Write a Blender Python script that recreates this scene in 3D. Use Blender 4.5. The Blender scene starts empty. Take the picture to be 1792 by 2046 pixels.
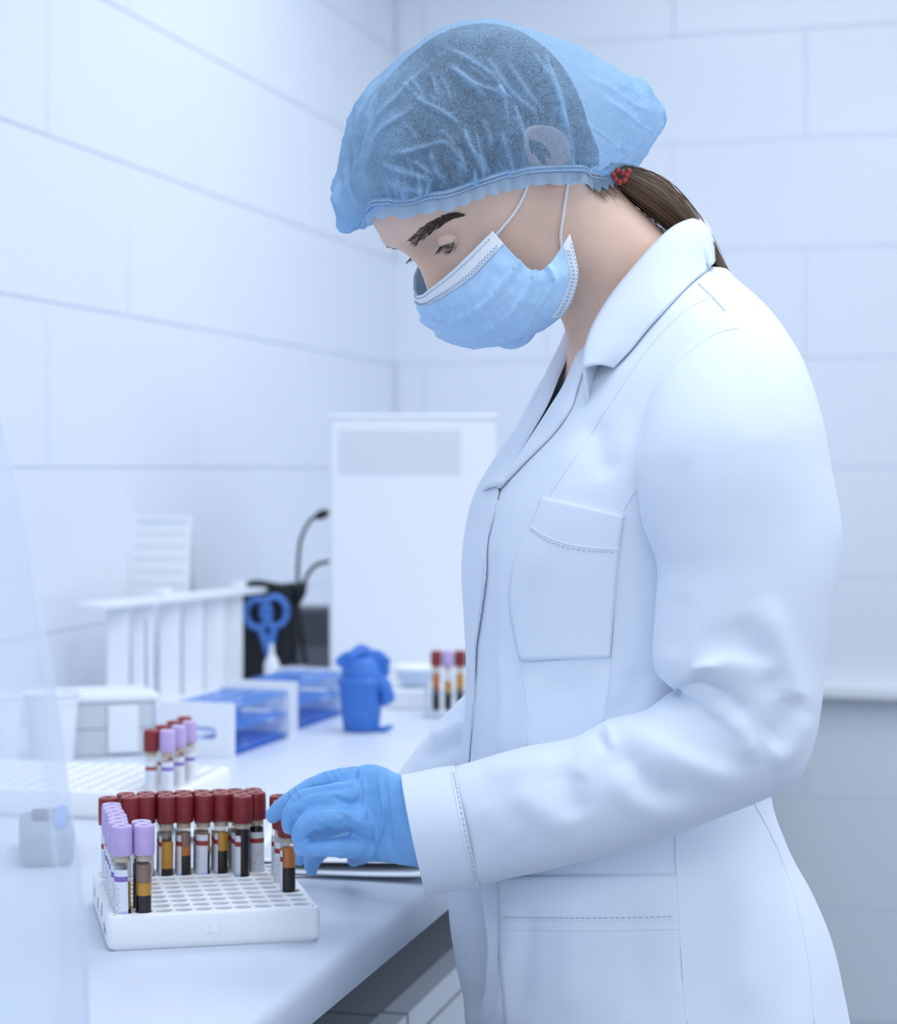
import bpy, bmesh, math, random
import numpy as np
from mathutils import Vector, noise as mnoise
from mathutils.bvhtree import BVHTree

random.seed(7); np.random.seed(7)
SC = bpy.context.scene
COL = SC.collection

# ------------------------------------------------------------------ camera
FPX, CX, CY, CAMZ = 4000.0, 800.0, 935.0, 1.274      # focal length and principal point for the 1792x2046 frame
cam_d = bpy.data.cameras.new('camera'); cam = bpy.data.objects.new('camera', cam_d); COL.objects.link(cam)
cam.location = (0, 0, CAMZ); cam.rotation_euler = (math.pi/2, 0, 0)
cam_d.sensor_fit = 'VERTICAL'; cam_d.sensor_height = 36.0
cam_d.lens = FPX*36.0/2046.0
cam_d.shift_x = (896-CX)/2046.0; cam_d.shift_y = -(1023-CY)/2046.0
cam_d.clip_start = 0.05
cam_d.dof.use_dof = True; cam_d.dof.focus_distance = 1.52; cam_d.dof.aperture_fstop = 6.4
SC.camera = cam

# ------------------------------------------------------------------ world, lights, exposure
SC.view_settings.view_transform = 'Standard'; SC.view_settings.look = 'None'
SC.view_settings.gamma = 1.0; SC.view_settings.use_curve_mapping = False
SC.view_settings.exposure = 0.32
SC.cycles.use_denoising = True
SC.cycles.max_bounces = 7; SC.cycles.diffuse_bounces = 4; SC.cycles.glossy_bounces = 3; SC.cycles.transmission_bounces = 5; SC.cycles.transparent_max_bounces = 16
SC.cycles.use_adaptive_sampling = True; SC.cycles.adaptive_threshold = 0.03; SC.cycles.caustics_reflective = False; SC.cycles.caustics_refractive = False
world = bpy.data.worlds.new('world'); SC.world = world; world.use_nodes = True
bg = world.node_tree.nodes['Background']
bg.inputs[0].default_value = (0.77, 0.86, 1.0, 1); bg.inputs[1].default_value = 0.78
def area_light(name, loc, size, energy, color=(0.88, 0.93, 1.0), rot=(0, 0, 0)):
    d = bpy.data.lights.new(name, 'AREA'); d.shape = 'RECTANGLE'; d.size, d.size_y = size
    d.energy = energy; d.color = color
    o = bpy.data.objects.new(name, d); COL.objects.link(o); o.location = loc; o.rotation_euler = rot
    return o
area_light('ceiling_panel_light', (0.3, 1.2, 2.66), (1.2, 1.2), 14)
area_light('ceiling_panel_light', (0.6, 3.2, 2.66), (1.4, 1.2), 15)
area_light('ceiling_panel_light', (1.9, 1.6, 2.66), (1.2, 1.2), 13)
area_light('ceiling_panel_light', (0.2, -1.0, 2.66), (1.6, 1.2), 14)

# ------------------------------------------------------------------ helpers
def W(px, py, Y):
    return np.array([(px-CX)*Y/FPX, Y, CAMZ-(py-CY)*Y/FPX])
def proj(V):
    V = np.asarray(V, float)
    return np.stack([CX+V[..., 0]*FPX/V[..., 1], CY-(V[..., 2]-CAMZ)*FPX/V[..., 1]], -1)
def spl(P, n, closed=False):
    """Catmull-Rom through control rows P, n samples, even in parameter"""
    P = np.asarray(P, float); m = len(P)
    t = np.linspace(0, m if closed else m-1, n, endpoint=not closed)
    i = np.minimum(t.astype(int), m-1 if closed else m-2); u = (t-i)[:, None]
    g = (lambda k: P[k % m]) if closed else (lambda k: P[np.clip(k, 0, m-1)])
    p0, p1, p2, p3 = g(i-1), g(i), g(i+1), g(i+2)
    if not closed:
        p0 = np.where((i == 0)[:, None], 2*p1-p2, p0); p3 = np.where((i == m-2)[:, None], 2*p2-p1, p3)
    return 0.5*((2*p1)+(-p0+p2)*u+(2*p0-5*p1+4*p2-p3)*u*u+(-p0+3*p1-3*p2+p3)*u**3)
def interp(x, xs, ys): return np.interp(x, xs, ys)
def smoothtab(tab, x):
    """rows keyed by first column, smooth interpolation at x (array)"""
    T = np.asarray(tab, float); d = spl(T, 40*len(T)); o = np.argsort(d[:, 0]); d = d[o]
    return np.stack([np.interp(x, d[:, 0], d[:, k]) for k in range(1, T.shape[1])], -1)

OFF = {}                                   # world offset of every object's frame
def link(o, parent=None):
    COL.objects.link(o)
    if parent is not None: o.parent = parent
    return o
def tag(o, label=None, cat=None, group=None, kind=None):
    if label: o['label'] = label
    if cat: o['category'] = cat
    if group: o['group'] = group
    if kind: o['kind'] = kind
    return o
def thing(name, loc, label, cat, group=None, rz=0):
    o = bpy.data.objects.new(name, None); o.empty_display_size = 0.02
    COL.objects.link(o); o.location = loc; o.rotation_euler = (0, 0, rz)
    OFF[o.name] = np.array(loc, float)
    return tag(o, label, cat, group)
def make_mesh(name, V, F, mats, smooth=True, recalc=True, uv=None, mi=None, sharp=None):
    me = bpy.data.meshes.new(name)
    me.from_pydata([tuple(v) for v in np.asarray(V, float)], [], [tuple(int(i) for i in f) for f in F])
    for m in (mats if isinstance(mats, (list, tuple)) else [mats]): me.materials.append(m)
    if uv is not None:
        l = me.uv_layers.new(name='UVMap'); idx = np.empty(len(me.loops), int); me.loops.foreach_get('vertex_index', idx)
        l.data.foreach_set('uv', np.asarray(uv, float)[idx].ravel())
    if mi is not None: me.polygons.foreach_set('material_index', np.asarray(mi, int))
    if recalc:
        bm = bmesh.new(); bm.from_mesh(me); bmesh.ops.recalc_face_normals(bm, faces=bm.faces); bm.to_mesh(me); bm.free()
    me.polygons.foreach_set('use_smooth', [smooth]*len(me.polygons))
    if smooth and sharp: me.set_sharp_from_angle(angle=math.radians(sharp))
    me.update(); return me
def obj(name, V, F, mat, parent=None, local=False, **k):
    """one mesh object; V in world space unless local"""
    V = np.asarray(V, float)
    off = OFF.get(parent.name, np.zeros(3)) if parent is not None else np.zeros(3)
    me = make_mesh(name, V if local else V-off, F, mat, **k)
    o = bpy.data.objects.new(name, me); link(o, parent); OFF[o.name] = off
    return o
class MB:
    """collects shapes into one mesh"""
    def __init__(s): s.V = []; s.F = []
    def add(s, V, F):
        b = len(s.V); s.V += [tuple(v) for v in V]; s.F += [tuple(int(i)+b for i in f) for f in F]; return s
    def obj(s, name, mat, parent=None, **k): return obj(name, s.V, s.F, mat, parent, **k)

def grid_faces(nr, nc, closed=False, off=0):
    F = []
    for r in range(nr-1):
        for c in range(nc if closed else nc-1):
            d = (c+1) % nc
            F.append((off+r*nc+c, off+r*nc+d, off+(r+1)*nc+d, off+(r+1)*nc+c))
    return F
def loft(R, closed=True, cap0=True, cap1=True):
    R = np.asarray(R, float); nr, nc, _ = R.shape
    V = list(R.reshape(-1, 3)); F = grid_faces(nr, nc, closed)
    if closed and cap0:
        V.append(R[0].mean(0)); k = len(V)-1; F += [(k, (c+1) % nc, c) for c in range(nc)]
    if closed and cap1:
        V.append(R[-1].mean(0)); k = len(V)-1; b = (nr-1)*nc; F += [(k, b+c, b+(c+1) % nc) for c in range(nc)]
    return np.array(V), F
def tube(P, rad, n=8, caps=True, samples=None, flat=None):
    """tube along polyline P (3d), radius scalar or per point"""
    P = np.asarray(P, float); rad = np.broadcast_to(np.asarray(rad, float), (len(P),))
    if samples:
        Q = spl(np.c_[P, rad], samples); P, rad = Q[:, :3], Q[:, 3]
    T = np.gradient(P, axis=0); T /= np.linalg.norm(T, axis=1)[:, None]+1e-12
    up = np.array([0, 0, 1.0]) if abs(T[0][2]) < .9 else np.array([0, 1.0, 0])
    a = np.cross(up, T[0]); a /= np.linalg.norm(a); R = []
    th = np.linspace(0, 2*np.pi, n, endpoint=False)
    for p, t, r in zip(P, T, rad):
        a = a-t*np.dot(a, t); a /= np.linalg.norm(a)+1e-12; b = np.cross(t, a)
        R.append(p+r*(np.cos(th)[:, None]*a+np.sin(th)[:, None]*b))
    return loft(R, True, caps, caps)
def capsule(P, rad, n=16, samples=40):
    """tapered tube with round ends"""
    Q = spl(np.c_[np.asarray(P, float), np.asarray(rad, float)], samples); P, r = Q[:, :3], Q[:, 3]
    t0 = P[0]-P[1]; t0 /= np.linalg.norm(t0); t1 = P[-1]-P[-2]; t1 /= np.linalg.norm(t1)
    ang = np.radians([75, 50, 25])
    h = [(P[0]+t0*r[0]*math.sin(a), r[0]*math.cos(a)) for a in ang]
    e = [(P[-1]+t1*r[-1]*math.sin(a), r[-1]*math.cos(a)) for a in ang[::-1]]
    PP = np.array([x[0] for x in h]+list(P)+[x[0] for x in e]); rr = np.array([x[1] for x in h]+list(r)+[x[1] for x in e])
    return tube(PP, rr, n)
def box(c, s, rz=0):
    c = np.array(c, float); hx, hy, hz = np.array(s)/2.0
    V = np.array([(x, y, z) for z in (-hz, hz) for y in (-hy, hy) for x in (-hx, hx)])
    co, si = math.cos(rz), math.sin(rz)
    V = np.c_[V[:, 0]*co-V[:, 1]*si, V[:, 0]*si+V[:, 1]*co, V[:, 2]]+c
    return V, [(0, 2, 3, 1), (4, 5, 7, 6), (0, 1, 5, 4), (2, 6, 7, 3), (0, 4, 6, 2), (1, 3, 7, 5)]
def rrect(w, d, r, n=6):
    """rounded rectangle outline, 4*(n+1) points, centred"""
    P = []
    for cx, cy, a0 in ((w/2-r, d/2-r, 0), (-w/2+r, d/2-r, 90), (-w/2+r, -d/2+r, 180), (w/2-r, -d/2+r, 270)):
        for k in range(n+1):
            a = math.radians(a0+90*k/n); P.append((cx+r*math.cos(a), cy+r*math.sin(a)))
    return np.array(P)
def rbox(w, d, h, r=0.004, e=0.0015, n=5):
    """box with rounded corners and soft edges, base at z=0, centred in xy"""
    R = []
    for z, ins in ((0, e), (e, 0), (h-e, 0), (h, e)):
        R.append(np.c_[rrect(w-2*ins, d-2*ins, max(r-ins*.5, 1e-4), n), np.full(4*(n+1), z)])
    return loft(R)
def lathe(prof, n=32, cap0=True, cap1=True):
    th = np.linspace(0, 2*np.pi, n, endpoint=False)
    return loft([np.c_[r*np.cos(th), r*np.sin(th), np.full(n, z)] for r, z in prof], True, cap0, cap1)
def place(V, loc=(0, 0, 0), rz=0, M=None):
    V = np.asarray(V, float)
    if M is not None: V = V @ np.asarray(M).T
    c, s = math.cos(rz), math.sin(rz)
    return np.c_[V[:, 0]*c-V[:, 1]*s, V[:, 0]*s+V[:, 1]*c, V[:, 2]]+np.asarray(loc, float)
def vnormals(V, F):
    V = np.asarray(V, float); N = np.zeros_like(V)
    for k in (3, 4):
        f = np.array([x for x in F if len(x) == k], int)
        if len(f) == 0: continue
        n = np.cross(V[f[:, 2]]-V[f[:, 0]], V[f[:, -1]]-V[f[:, 1]]) if k == 4 else np.cross(V[f[:, 1]]-V[f[:, 0]], V[f[:, 2]]-V[f[:, 0]])
        for j in range(k): np.add.at(N, f[:, j], n)
    return N/(np.linalg.norm(N, axis=1)[:, None]+1e-12)
def stroke_dist(Q, S):
    """signed distance, parameter along, of points Q (n,2) to polyline S"""
    S = np.asarray(S, float); best = np.full(len(Q), 1e9); sg = np.zeros(len(Q)); tt = np.zeros(len(Q))
    L = np.r_[0, np.cumsum(np.linalg.norm(np.diff(S, axis=0), axis=1))]
    for k in range(len(S)-1):
        a, b = S[k], S[k+1]; d = b-a; l2 = d@d
        t = np.clip(((Q-a)@d)/l2, 0, 1); r = Q-(a+t[:, None]*d); dist = np.hypot(r[:, 0], r[:, 1])
        m = dist < best; best[m] = dist[m]; cr = d[0]*r[:, 1]-d[1]*r[:, 0]
        sg[m] = np.sign(cr[m]); tt[m] = (L[k]+t[m]*(L[k+1]-L[k]))/L[-1]
    return best, sg, tt
def fold_field(V, N, strokes, near=True):
    """sum of soft ridges / valleys drawn along strokes [(points, height, w_left, w_right)]"""
    Q = proj(V); D = np.zeros(len(V)); face = np.clip((-N[:, 1]+.25)/.5, 0, 1) if near else np.ones(len(V))
    for s in strokes:
        S = spl(s[0], 24); amp, w1 = s[1], s[2]; w2 = s[3] if len(s) > 3 else w1; m = 3*max(w1, w2)
        ix = np.nonzero((Q[:, 0] > S[:, 0].min()-m) & (Q[:, 0] < S[:, 0].max()+m) & (Q[:, 1] > S[:, 1].min()-m) & (Q[:, 1] < S[:, 1].max()+m) & (face > 0))[0]
        if len(ix) == 0: continue
        d, sg, t = stroke_dist(Q[ix], S); w = np.where(sg > 0, w2, w1)
        D[ix] += amp*np.exp(-(d/w)**2)*np.clip(np.sin(np.pi*np.clip(t, .02, .98))*1.6, 0, 1)
    return D*face
def fnoise(V, scale, seed=0, oct=3):
    return np.array([mnoise.fractal(Vector((v[0]*scale+seed, v[1]*scale-seed, v[2]*scale+2*seed)), 1.0, 2.0, oct) for v in V])
def laplace(V, F, it, w=None, lam=.5):
    V = np.array(V, float); E = set()
    for f in F:
        for a, b in zip(f, list(f[1:])+[f[0]]): E.add((min(a, b), max(a, b)))
    E = np.array(list(E)); deg = np.zeros(len(V)); np.add.at(deg, E[:, 0], 1); np.add.at(deg, E[:, 1], 1); deg = np.maximum(deg, 1)
    w = np.ones(len(V)) if w is None else w
    for _ in range(it):
        A = np.zeros_like(V); np.add.at(A, E[:, 0], V[E[:, 1]]); np.add.at(A, E[:, 1], V[E[:, 0]])
        V += (lam*w)[:, None]*(A/deg[:, None]-V)
    return V
def voxel_union(parts, size):
    """one continuous surface out of overlapping closed shapes"""
    mb = MB()
    for V, F in parts: mb.add(V, F)
    me = make_mesh('tmp', mb.V, mb.F, []); o = bpy.data.objects.new('tmp', me); COL.objects.link(o)
    m = o.modifiers.new('r', 'REMESH'); m.mode = 'VOXEL'; m.voxel_size = size
    dg = bpy.context.evaluated_depsgraph_get(); dg.update()
    em = o.evaluated_get(dg).to_mesh()
    V = np.array([v.co[:] for v in em.vertices]); F = [tuple(p.vertices) for p in em.polygons]
    o.evaluated_get(dg).to_mesh_clear(); bpy.data.objects.remove(o); bpy.data.meshes.remove(me)
    return V, F
def bvh(V, F): return BVHTree.FromPolygons([tuple(v) for v in V], [tuple(f) for f in F])
CAMV = Vector((0, 0, CAMZ))
def ray(B, px, py):
    d = Vector(W(px, py, 1.0))-CAMV; d.normalize(); h = B.ray_cast(CAMV, d)
    if h[0] is None: return None, None
    n = h[1]
    if n.dot(d) > 0: n = -n
    return np.array(h[0]), np.array(n)
def drape_line(B, P, n, off):
    Q = spl(P, n); out = []; last = None
    for q in Q:
        p, nn = ray(B, q[0], q[1])
        if p is None:
            if last is None: continue
            p, nn = W(q[0], q[1], last), np.array([0, -1.0, 0])
        last = p[1]; out.append(p+nn*off)
    return np.array(out)
def drape_patch(B, left, right, nr, nc, off, thick=0.0, bulge=0.0, Y0=1.5):
    """cloth patch between two image-plane edges, laid on surface B; returns V, F with turned-in rim"""
    A, C = spl(left, nr), spl(right, nr); G = np.zeros((nr, nc, 3)); N = np.zeros((nr, nc, 3)); miss = np.zeros((nr, nc), bool)
    for i in range(nr):
        for j in range(nc):
            q = A[i]+(C[i]-A[i])*j/(nc-1); p, n = ray(B, q[0], q[1])
            if p is None: miss[i, j] = True; p = np.array([q[0], q[1], 0]); n = np.array([0, -1., 0])
            G[i, j], N[i, j] = p, n
    if miss.any():
        ok = np.argwhere(~miss)
        for i, j in np.argwhere(miss):
            k = ok[np.argmin(((ok-[i, j])**2).sum(1))]; q = A[i]+(C[i]-A[i])*j/(nc-1)
            G[i, j] = W(q[0], q[1], G[k[0], k[1]][1]); N[i, j] = N[k[0], k[1]]
    u = np.linspace(0, 1, nc)[None, :, None]; v = np.linspace(0, 1, nr)[:, None, None]
    T = G+N*(off+bulge*np.sin(np.pi*u)*np.ones_like(v))
    V = list(T.reshape(-1, 3)); F = grid_faces(nr, nc)
    if thick:
        Bk = T-N*thick; b = len(V); V += list(Bk.reshape(-1, 3))
        F += [tuple(x+b for x in f[::-1]) for f in grid_faces(nr, nc)]
        rim = [(0, j) for j in range(nc)]+[(i, nc-1) for i in range(1, nr)]+[(nr-1, j) for j in range(nc-2, -1, -1)]+[(i, 0) for i in range(nr-2, 0, -1)]
        ids = [i*nc+j for i, j in rim]
        F += [(a, c, c+b, a+b) for a, c in zip(ids, ids[1:]+ids[:1])]
    return np.array(V), F
def stitches(P, w, h, gap=0.5, every=0.004):
    """dashes (small raised slabs) along a 3d polyline"""
    P = np.asarray(P); L = np.r_[0, np.cumsum(np.linalg.norm(np.diff(P, axis=0), axis=1))]; mb = MB(); s = 0
    while s+every < L[-1]:
        a = np.array([np.interp(s, L, P[:, k]) for k in range(3)]); b = np.array([np.interp(s+every*gap, L, P[:, k]) for k in range(3)])
        V, F = tube([a, (a+b)/2, b], [w*.7, w, w*.7], 5); mb.add(V, F); s += every
    return mb.V, mb.F
# ------------------------------------------------------------------ materials
def mat(name, color, rough=.5, metal=0., noise=None, bump=None, trans=0., sss=0., coat=0., spec=.5, sheen=0., alpha=None):
    m = bpy.data.materials.new(name); m.use_nodes = True; nt = m.node_tree; b = nt.nodes['Principled BSDF']
    b.inputs['Base Color'].default_value = (*color, 1); b.inputs['Roughness'].default_value = rough
    b.inputs['Metallic'].default_value = metal; b.inputs['Transmission Weight'].default_value = trans
    b.inputs['Subsurface Weight'].default_value = sss; b.inputs['Coat Weight'].default_value = coat
    b.inputs['Specular IOR Level'].default_value = spec; b.inputs['Sheen Weight'].default_value = sheen
    if sss: b.inputs['Subsurface Radius'].default_value = (.010, .004, .002); b.inputs['Subsurface Scale'].default_value = .5
    if noise:                                # (scale, dark factor, light factor)
        t = nt.nodes.new('ShaderNodeTexNoise'); t.inputs['Scale'].default_value = noise[0]; t.inputs['Detail'].default_value = 4
        tc = nt.nodes.new('ShaderNodeTexCoord'); nt.links.new(tc.outputs['Object'], t.inputs['Vector'])
        r = nt.nodes.new('ShaderNodeValToRGB'); r.color_ramp.elements[0].position = .3; r.color_ramp.elements[1].position = .7
        r.color_ramp.elements[0].color = (*[c*noise[1] for c in color], 1); r.color_ramp.elements[1].color = (*[min(1, c*noise[2]) for c in color], 1)
        nt.links.new(t.outputs['Fac'], r.inputs['Fac']); nt.links.new(r.outputs['Color'], b.inputs['Base Color'])
    if bump:                                 # (scale, strength)
        t = nt.nodes.new('ShaderNodeTexNoise'); t.inputs['Scale'].default_value = bump[0]; t.inputs['Detail'].default_value = 3
        tc = nt.nodes.new('ShaderNodeTexCoord'); nt.links.new(tc.outputs['Object'], t.inputs['Vector'])
        bp = nt.nodes.new('ShaderNodeBump'); bp.inputs['Strength'].default_value = bump[1]; bp.inputs['Distance'].default_value = .001
        nt.links.new(t.outputs['Fac'], bp.inputs['Height']); nt.links.new(bp.outputs['Normal'], b.inputs['Normal'])
    return m
def nd(m, typ, **inp):
    n = m.node_tree.nodes.new('ShaderNode'+typ)
    for k, v in inp.items(): n.inputs[k.replace('_', ' ')].default_value = v
    return n
def lk(m, a, b): m.node_tree.links.new(a, b)
def math_node(m, op, a, b=None, c=None):
    n = m.node_tree.nodes.new('ShaderNodeMath'); n.operation = op
    for k, v in enumerate((a, b, c)):
        if v is None: continue
        if isinstance(v, (int, float)): n.inputs[k].default_value = v
        else: lk(m, v, n.inputs[k])
    return n.outputs[0]
def clear_mat(name, tint, gloss=.08, rough=.05, haze=0.0, hazecol=(.8, .88, 1)):
    """thin clear plastic or glass: straight-through with a little gloss and haze"""
    m = bpy.data.materials.new(name); m.use_nodes = True; nt = m.node_tree; nt.nodes.clear()
    out = nd(m, 'OutputMaterial'); tr = nd(m, 'BsdfTransparent', Color=(*tint, 1)); gl = nd(m, 'BsdfGlossy', Color=(1, 1, 1, 1), Roughness=rough)
    fr = nd(m, 'Fresnel', IOR=1.35); ge = nd(m, 'NewGeometry'); lk(m, math_node(m, 'MULTIPLY_ADD', ge.outputs['Backfacing'], 1/1.35-1.35, 1.35), fr.inputs[0]); mx = nd(m, 'MixShader'); f = math_node(m, 'ADD', fr.outputs[0], gloss)
    lk(m, f, mx.inputs[0]); lk(m, tr.outputs[0], mx.inputs[1]); lk(m, gl.outputs[0], mx.inputs[2]); last = mx
    if haze:
        df = nd(m, 'BsdfTranslucent', Color=(*hazecol, 1)); d2 = nd(m, 'BsdfDiffuse', Color=(*hazecol, 1)); ad = nd(m, 'MixShader', Fac=.5)
        lk(m, df.outputs[0], ad.inputs[1]); lk(m, d2.outputs[0], ad.inputs[2])
        m2 = nd(m, 'MixShader', Fac=haze); lk(m, mx.outputs[0], m2.inputs[1]); lk(m, ad.outputs[0], m2.inputs[2]); last = m2
    lk(m, last.outputs[0], out.inputs[0]); return m

M_tile = mat('glazed_white_tile', (.79, .84, .91), .22, noise=(1.3, .985, 1.0), bump=(9, .08))
M_grout = mat('pale_grout', (.735, .785, .865), .9)
M_white = mat('white_plastic', (.86, .89, .94), .4)
M_ceil = mat('white_ceiling', (.88, .90, .93), .8)
M_floor = mat('grey_floor', (.30, .34, .40), .5, noise=(14, .9, 1.05))
M_counter = mat('white_laminate', (.65, .705, .80), .38, noise=(60, .985, 1.0), bump=(120, .12))
M_cabinet = mat('pale_grey_cabinet', (.62, .66, .72), .45)
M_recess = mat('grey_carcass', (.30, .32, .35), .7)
M_foam = mat('white_foam', (.93, .945, .965), .75, bump=(420, .25), noise=(300, .97, 1.0))
M_ink = mat('grey_ink', (.36, .39, .46), .7)
M_coat = mat('white_coat_cotton', (.79, .86, .965), .85, bump=(900, .12), spec=.2, sheen=.15)
M_coat_seam = mat('white_coat_seam', (.82, .88, .96), .85, spec=.2)
M_stitch = mat('blue_grey_thread', (.58, .66, .78), .8)
M_shirt = mat('dark_purple_shirt', (.035, .03, .05), .8)
M_trouser = mat('dark_trousers', (.06, .07, .10), .85)
M_shoe = mat('white_shoe_leather', (.75, .77, .8), .45)
M_glove = mat('blue_nitrile', (.20, .46, .84), .42, bump=(1400, .10), noise=(90, .93, 1.05), spec=.35)
M_glove_dark = mat('deep_blue_nitrile', (.045, .19, .62), .45, noise=(60, .9, 1.06))
M_red = mat('dark_red_rubber', (.25, .022, .026), .42, bump=(700, .08), noise=(160, .88, 1.12))
M_red_rim = mat('red_rim_highlight', (.46, .17, .16), .5)  # paler red paints the highlight onto the cap rim
M_lav_rim = mat('lavender_rim_highlight', (.70, .60, .84), .5)  # rim highlight of the lavender caps, put into the colour
M_lav = mat('lavender_rubber', (.56, .42, .74), .5, bump=(700, .08), noise=(160, .95, 1.04))
M_blood = mat('dark_blood', (.010, .003, .004), .4, spec=.2)
M_serum = mat('amber_serum', (.80, .40, .035), .2, trans=.12, spec=.3)
M_serum2 = mat('orange_serum', (.74, .23, .03), .2, trans=.12, spec=.3)
M_serum3 = mat('ochre_serum', (.50, .30, .075), .2, trans=.12, spec=.3)
M_film = mat('pink_film', (.55, .33, .26), .3, trans=.45)
M_gel = mat('beige_stopper_rubber', (.74, .63, .50), .4)
M_tubeclear = clear_mat('clear_tube_plastic', (.90, .88, .85), .02, .08)
M_blueclear = clear_mat('blue_clear_acrylic', (.60, .78, 1.0), .04, .15, .40, (.26, .52, .93))
M_clear = clear_mat('clear_acrylic', (.90, .94, .98), .04, .1, .12, (.8, .88, .97))
M_bag = clear_mat('milky_plastic_film', (.975, .985, 1.0), .015, .4, .25, (.84, .91, 1.0))
M_black = mat('black_plastic', (.012, .013, .016), .5)
M_dark = mat('dark_grey_plastic', (.27, .29, .33), .5)
M_darker = mat('charcoal_rib', (.15, .165, .195), .55)
M_blue = mat('blue_handle_plastic', (.09, .26, .72), .4)
M_steel = mat('steel', (.6, .62, .65), .25, 1.0)
M_paper = mat('printer_paper', (.86, .89, .93), .8)
M_print = mat('grey_print', (.42, .46, .54), .8)
M_red_bead = mat('red_bead', (.42, .05, .04), .25)
M_skin = mat('skin', (.84, .58, .45), .48, sss=.12, noise=(38, .95, 1.05), bump=(1500, .10), spec=.35)
M_eye = mat('eye_white', (.72, .70, .69), .15)
M_iris = mat('grey_iris', (.20, .235, .27), .1)
M_hairbrow = mat('brown_hair_strand', (.055, .032, .02), .6)
M_strand = mat('light_brown_hair_strand', (.20, .12, .07), .5)
M_maskblue = mat('mask_blue_nonwoven', (.46, .68, .93), .85, noise=(140, .93, 1.08), bump=(1800, .15), spec=.2)
M_maskwhite = mat('mask_white_trim', (.84, .88, .93), .8, bump=(900, .2), spec=.2)
M_maskdot = mat('mask_dot_blue', (.36, .50, .68), .8)
M_elastic = mat('white_elastic', (.86, .88, .92), .8)

def hair_mat():
    m = bpy.data.materials.new('brown_hair'); m.use_nodes = True; b = m.node_tree.nodes['Principled BSDF']
    uv = nd(m, 'UVMap'); mp = nd(m, 'Mapping'); mp.inputs['Scale'].default_value = (90, 2.5, 1); lk(m, uv.outputs[0], mp.inputs[0])
    t = nd(m, 'TexNoise', Scale=1.0, Detail=5.0); lk(m, mp.outputs[0], t.inputs['Vector'])
    r = nd(m, 'ValToRGB'); e = r.color_ramp.elements; e[0].position = .33; e[0].color = (.035, .022, .016, 1); e[1].position = .68; e[1].color = (.30, .19, .12, 1)
    lk(m, t.outputs[0], r.inputs[0]); lk(m, r.outputs[0], b.inputs['Base Color']); b.inputs['Roughness'].default_value = .45
    bp = nd(m, 'Bump', Strength=.6, Distance=.001); lk(m, t.outputs[0], bp.inputs['Height']); lk(m, bp.outputs[0], b.inputs['Normal'])
    return m
M_hair = hair_mat()
M_scalp = mat('dark_brown_scalp_hair', (.045, .03, .024), .6, noise=(60, .7, 1.5))

def cap_mat():
    """translucent blue non-woven: sparse fibres, denser where the fabric is creased"""
    m = bpy.data.materials.new('blue_nonwoven_cap'); m.use_nodes = True; m.node_tree.nodes.clear()
    out = nd(m, 'OutputMaterial'); tc = nd(m, 'TexCoord'); at = nd(m, 'Attribute'); at.attribute_name = 'crease'
    mp = nd(m, 'Mapping'); mp.inputs['Rotation'].default_value = (.3, .5, .2); lk(m, tc.outputs['Object'], mp.inputs[0])
    n1 = nd(m, 'TexNoise', Scale=650.0, Detail=3.0, Distortion=2.2); lk(m, mp.outputs[0], n1.inputs['Vector'])
    n2 = nd(m, 'TexNoise', Scale=45.0, Detail=3.0, Distortion=.6); lk(m, tc.outputs['Object'], n2.inputs['Vector'])
    a = math_node(m, 'MULTIPLY_ADD', n1.outputs[0], 1.7, -.56)
    b = math_node(m, 'MULTIPLY_ADD', n2.outputs[0], .35, a)
    c = math_node(m, 'ADD', b, at.outputs['Fac']); c = math_node(m, 'MINIMUM', math_node(m, 'MAXIMUM', c, .10), .96)
    tr = nd(m, 'BsdfTransparent', Color=(.86, .94, 1, 1)); df = nd(m, 'BsdfDiffuse', Color=(.46, .71, .99, 1)); tl = nd(m, 'BsdfTranslucent', Color=(.50, .76, 1.0, 1))
    mx = nd(m, 'MixShader', Fac=.42); lk(m, df.outputs[0], mx.inputs[1]); lk(m, tl.outputs[0], mx.inputs[2])
    m2 = nd(m, 'MixShader'); lk(m, c, m2.inputs[0]); lk(m, tr.outputs[0], m2.inputs[1]); lk(m, mx.outputs[0], m2.inputs[2]); lk(m, m2.outputs[0], out.inputs[0])
    return m
M_cap = cap_mat()
M_band = mat('cap_band_white_thread', (.80, .88, .97), .8)
M_ruffle = clear_mat('cap_ruffle_nonwoven', (.75, .87, 1), -.02, .6, .72, (.50, .73, .97))

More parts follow.
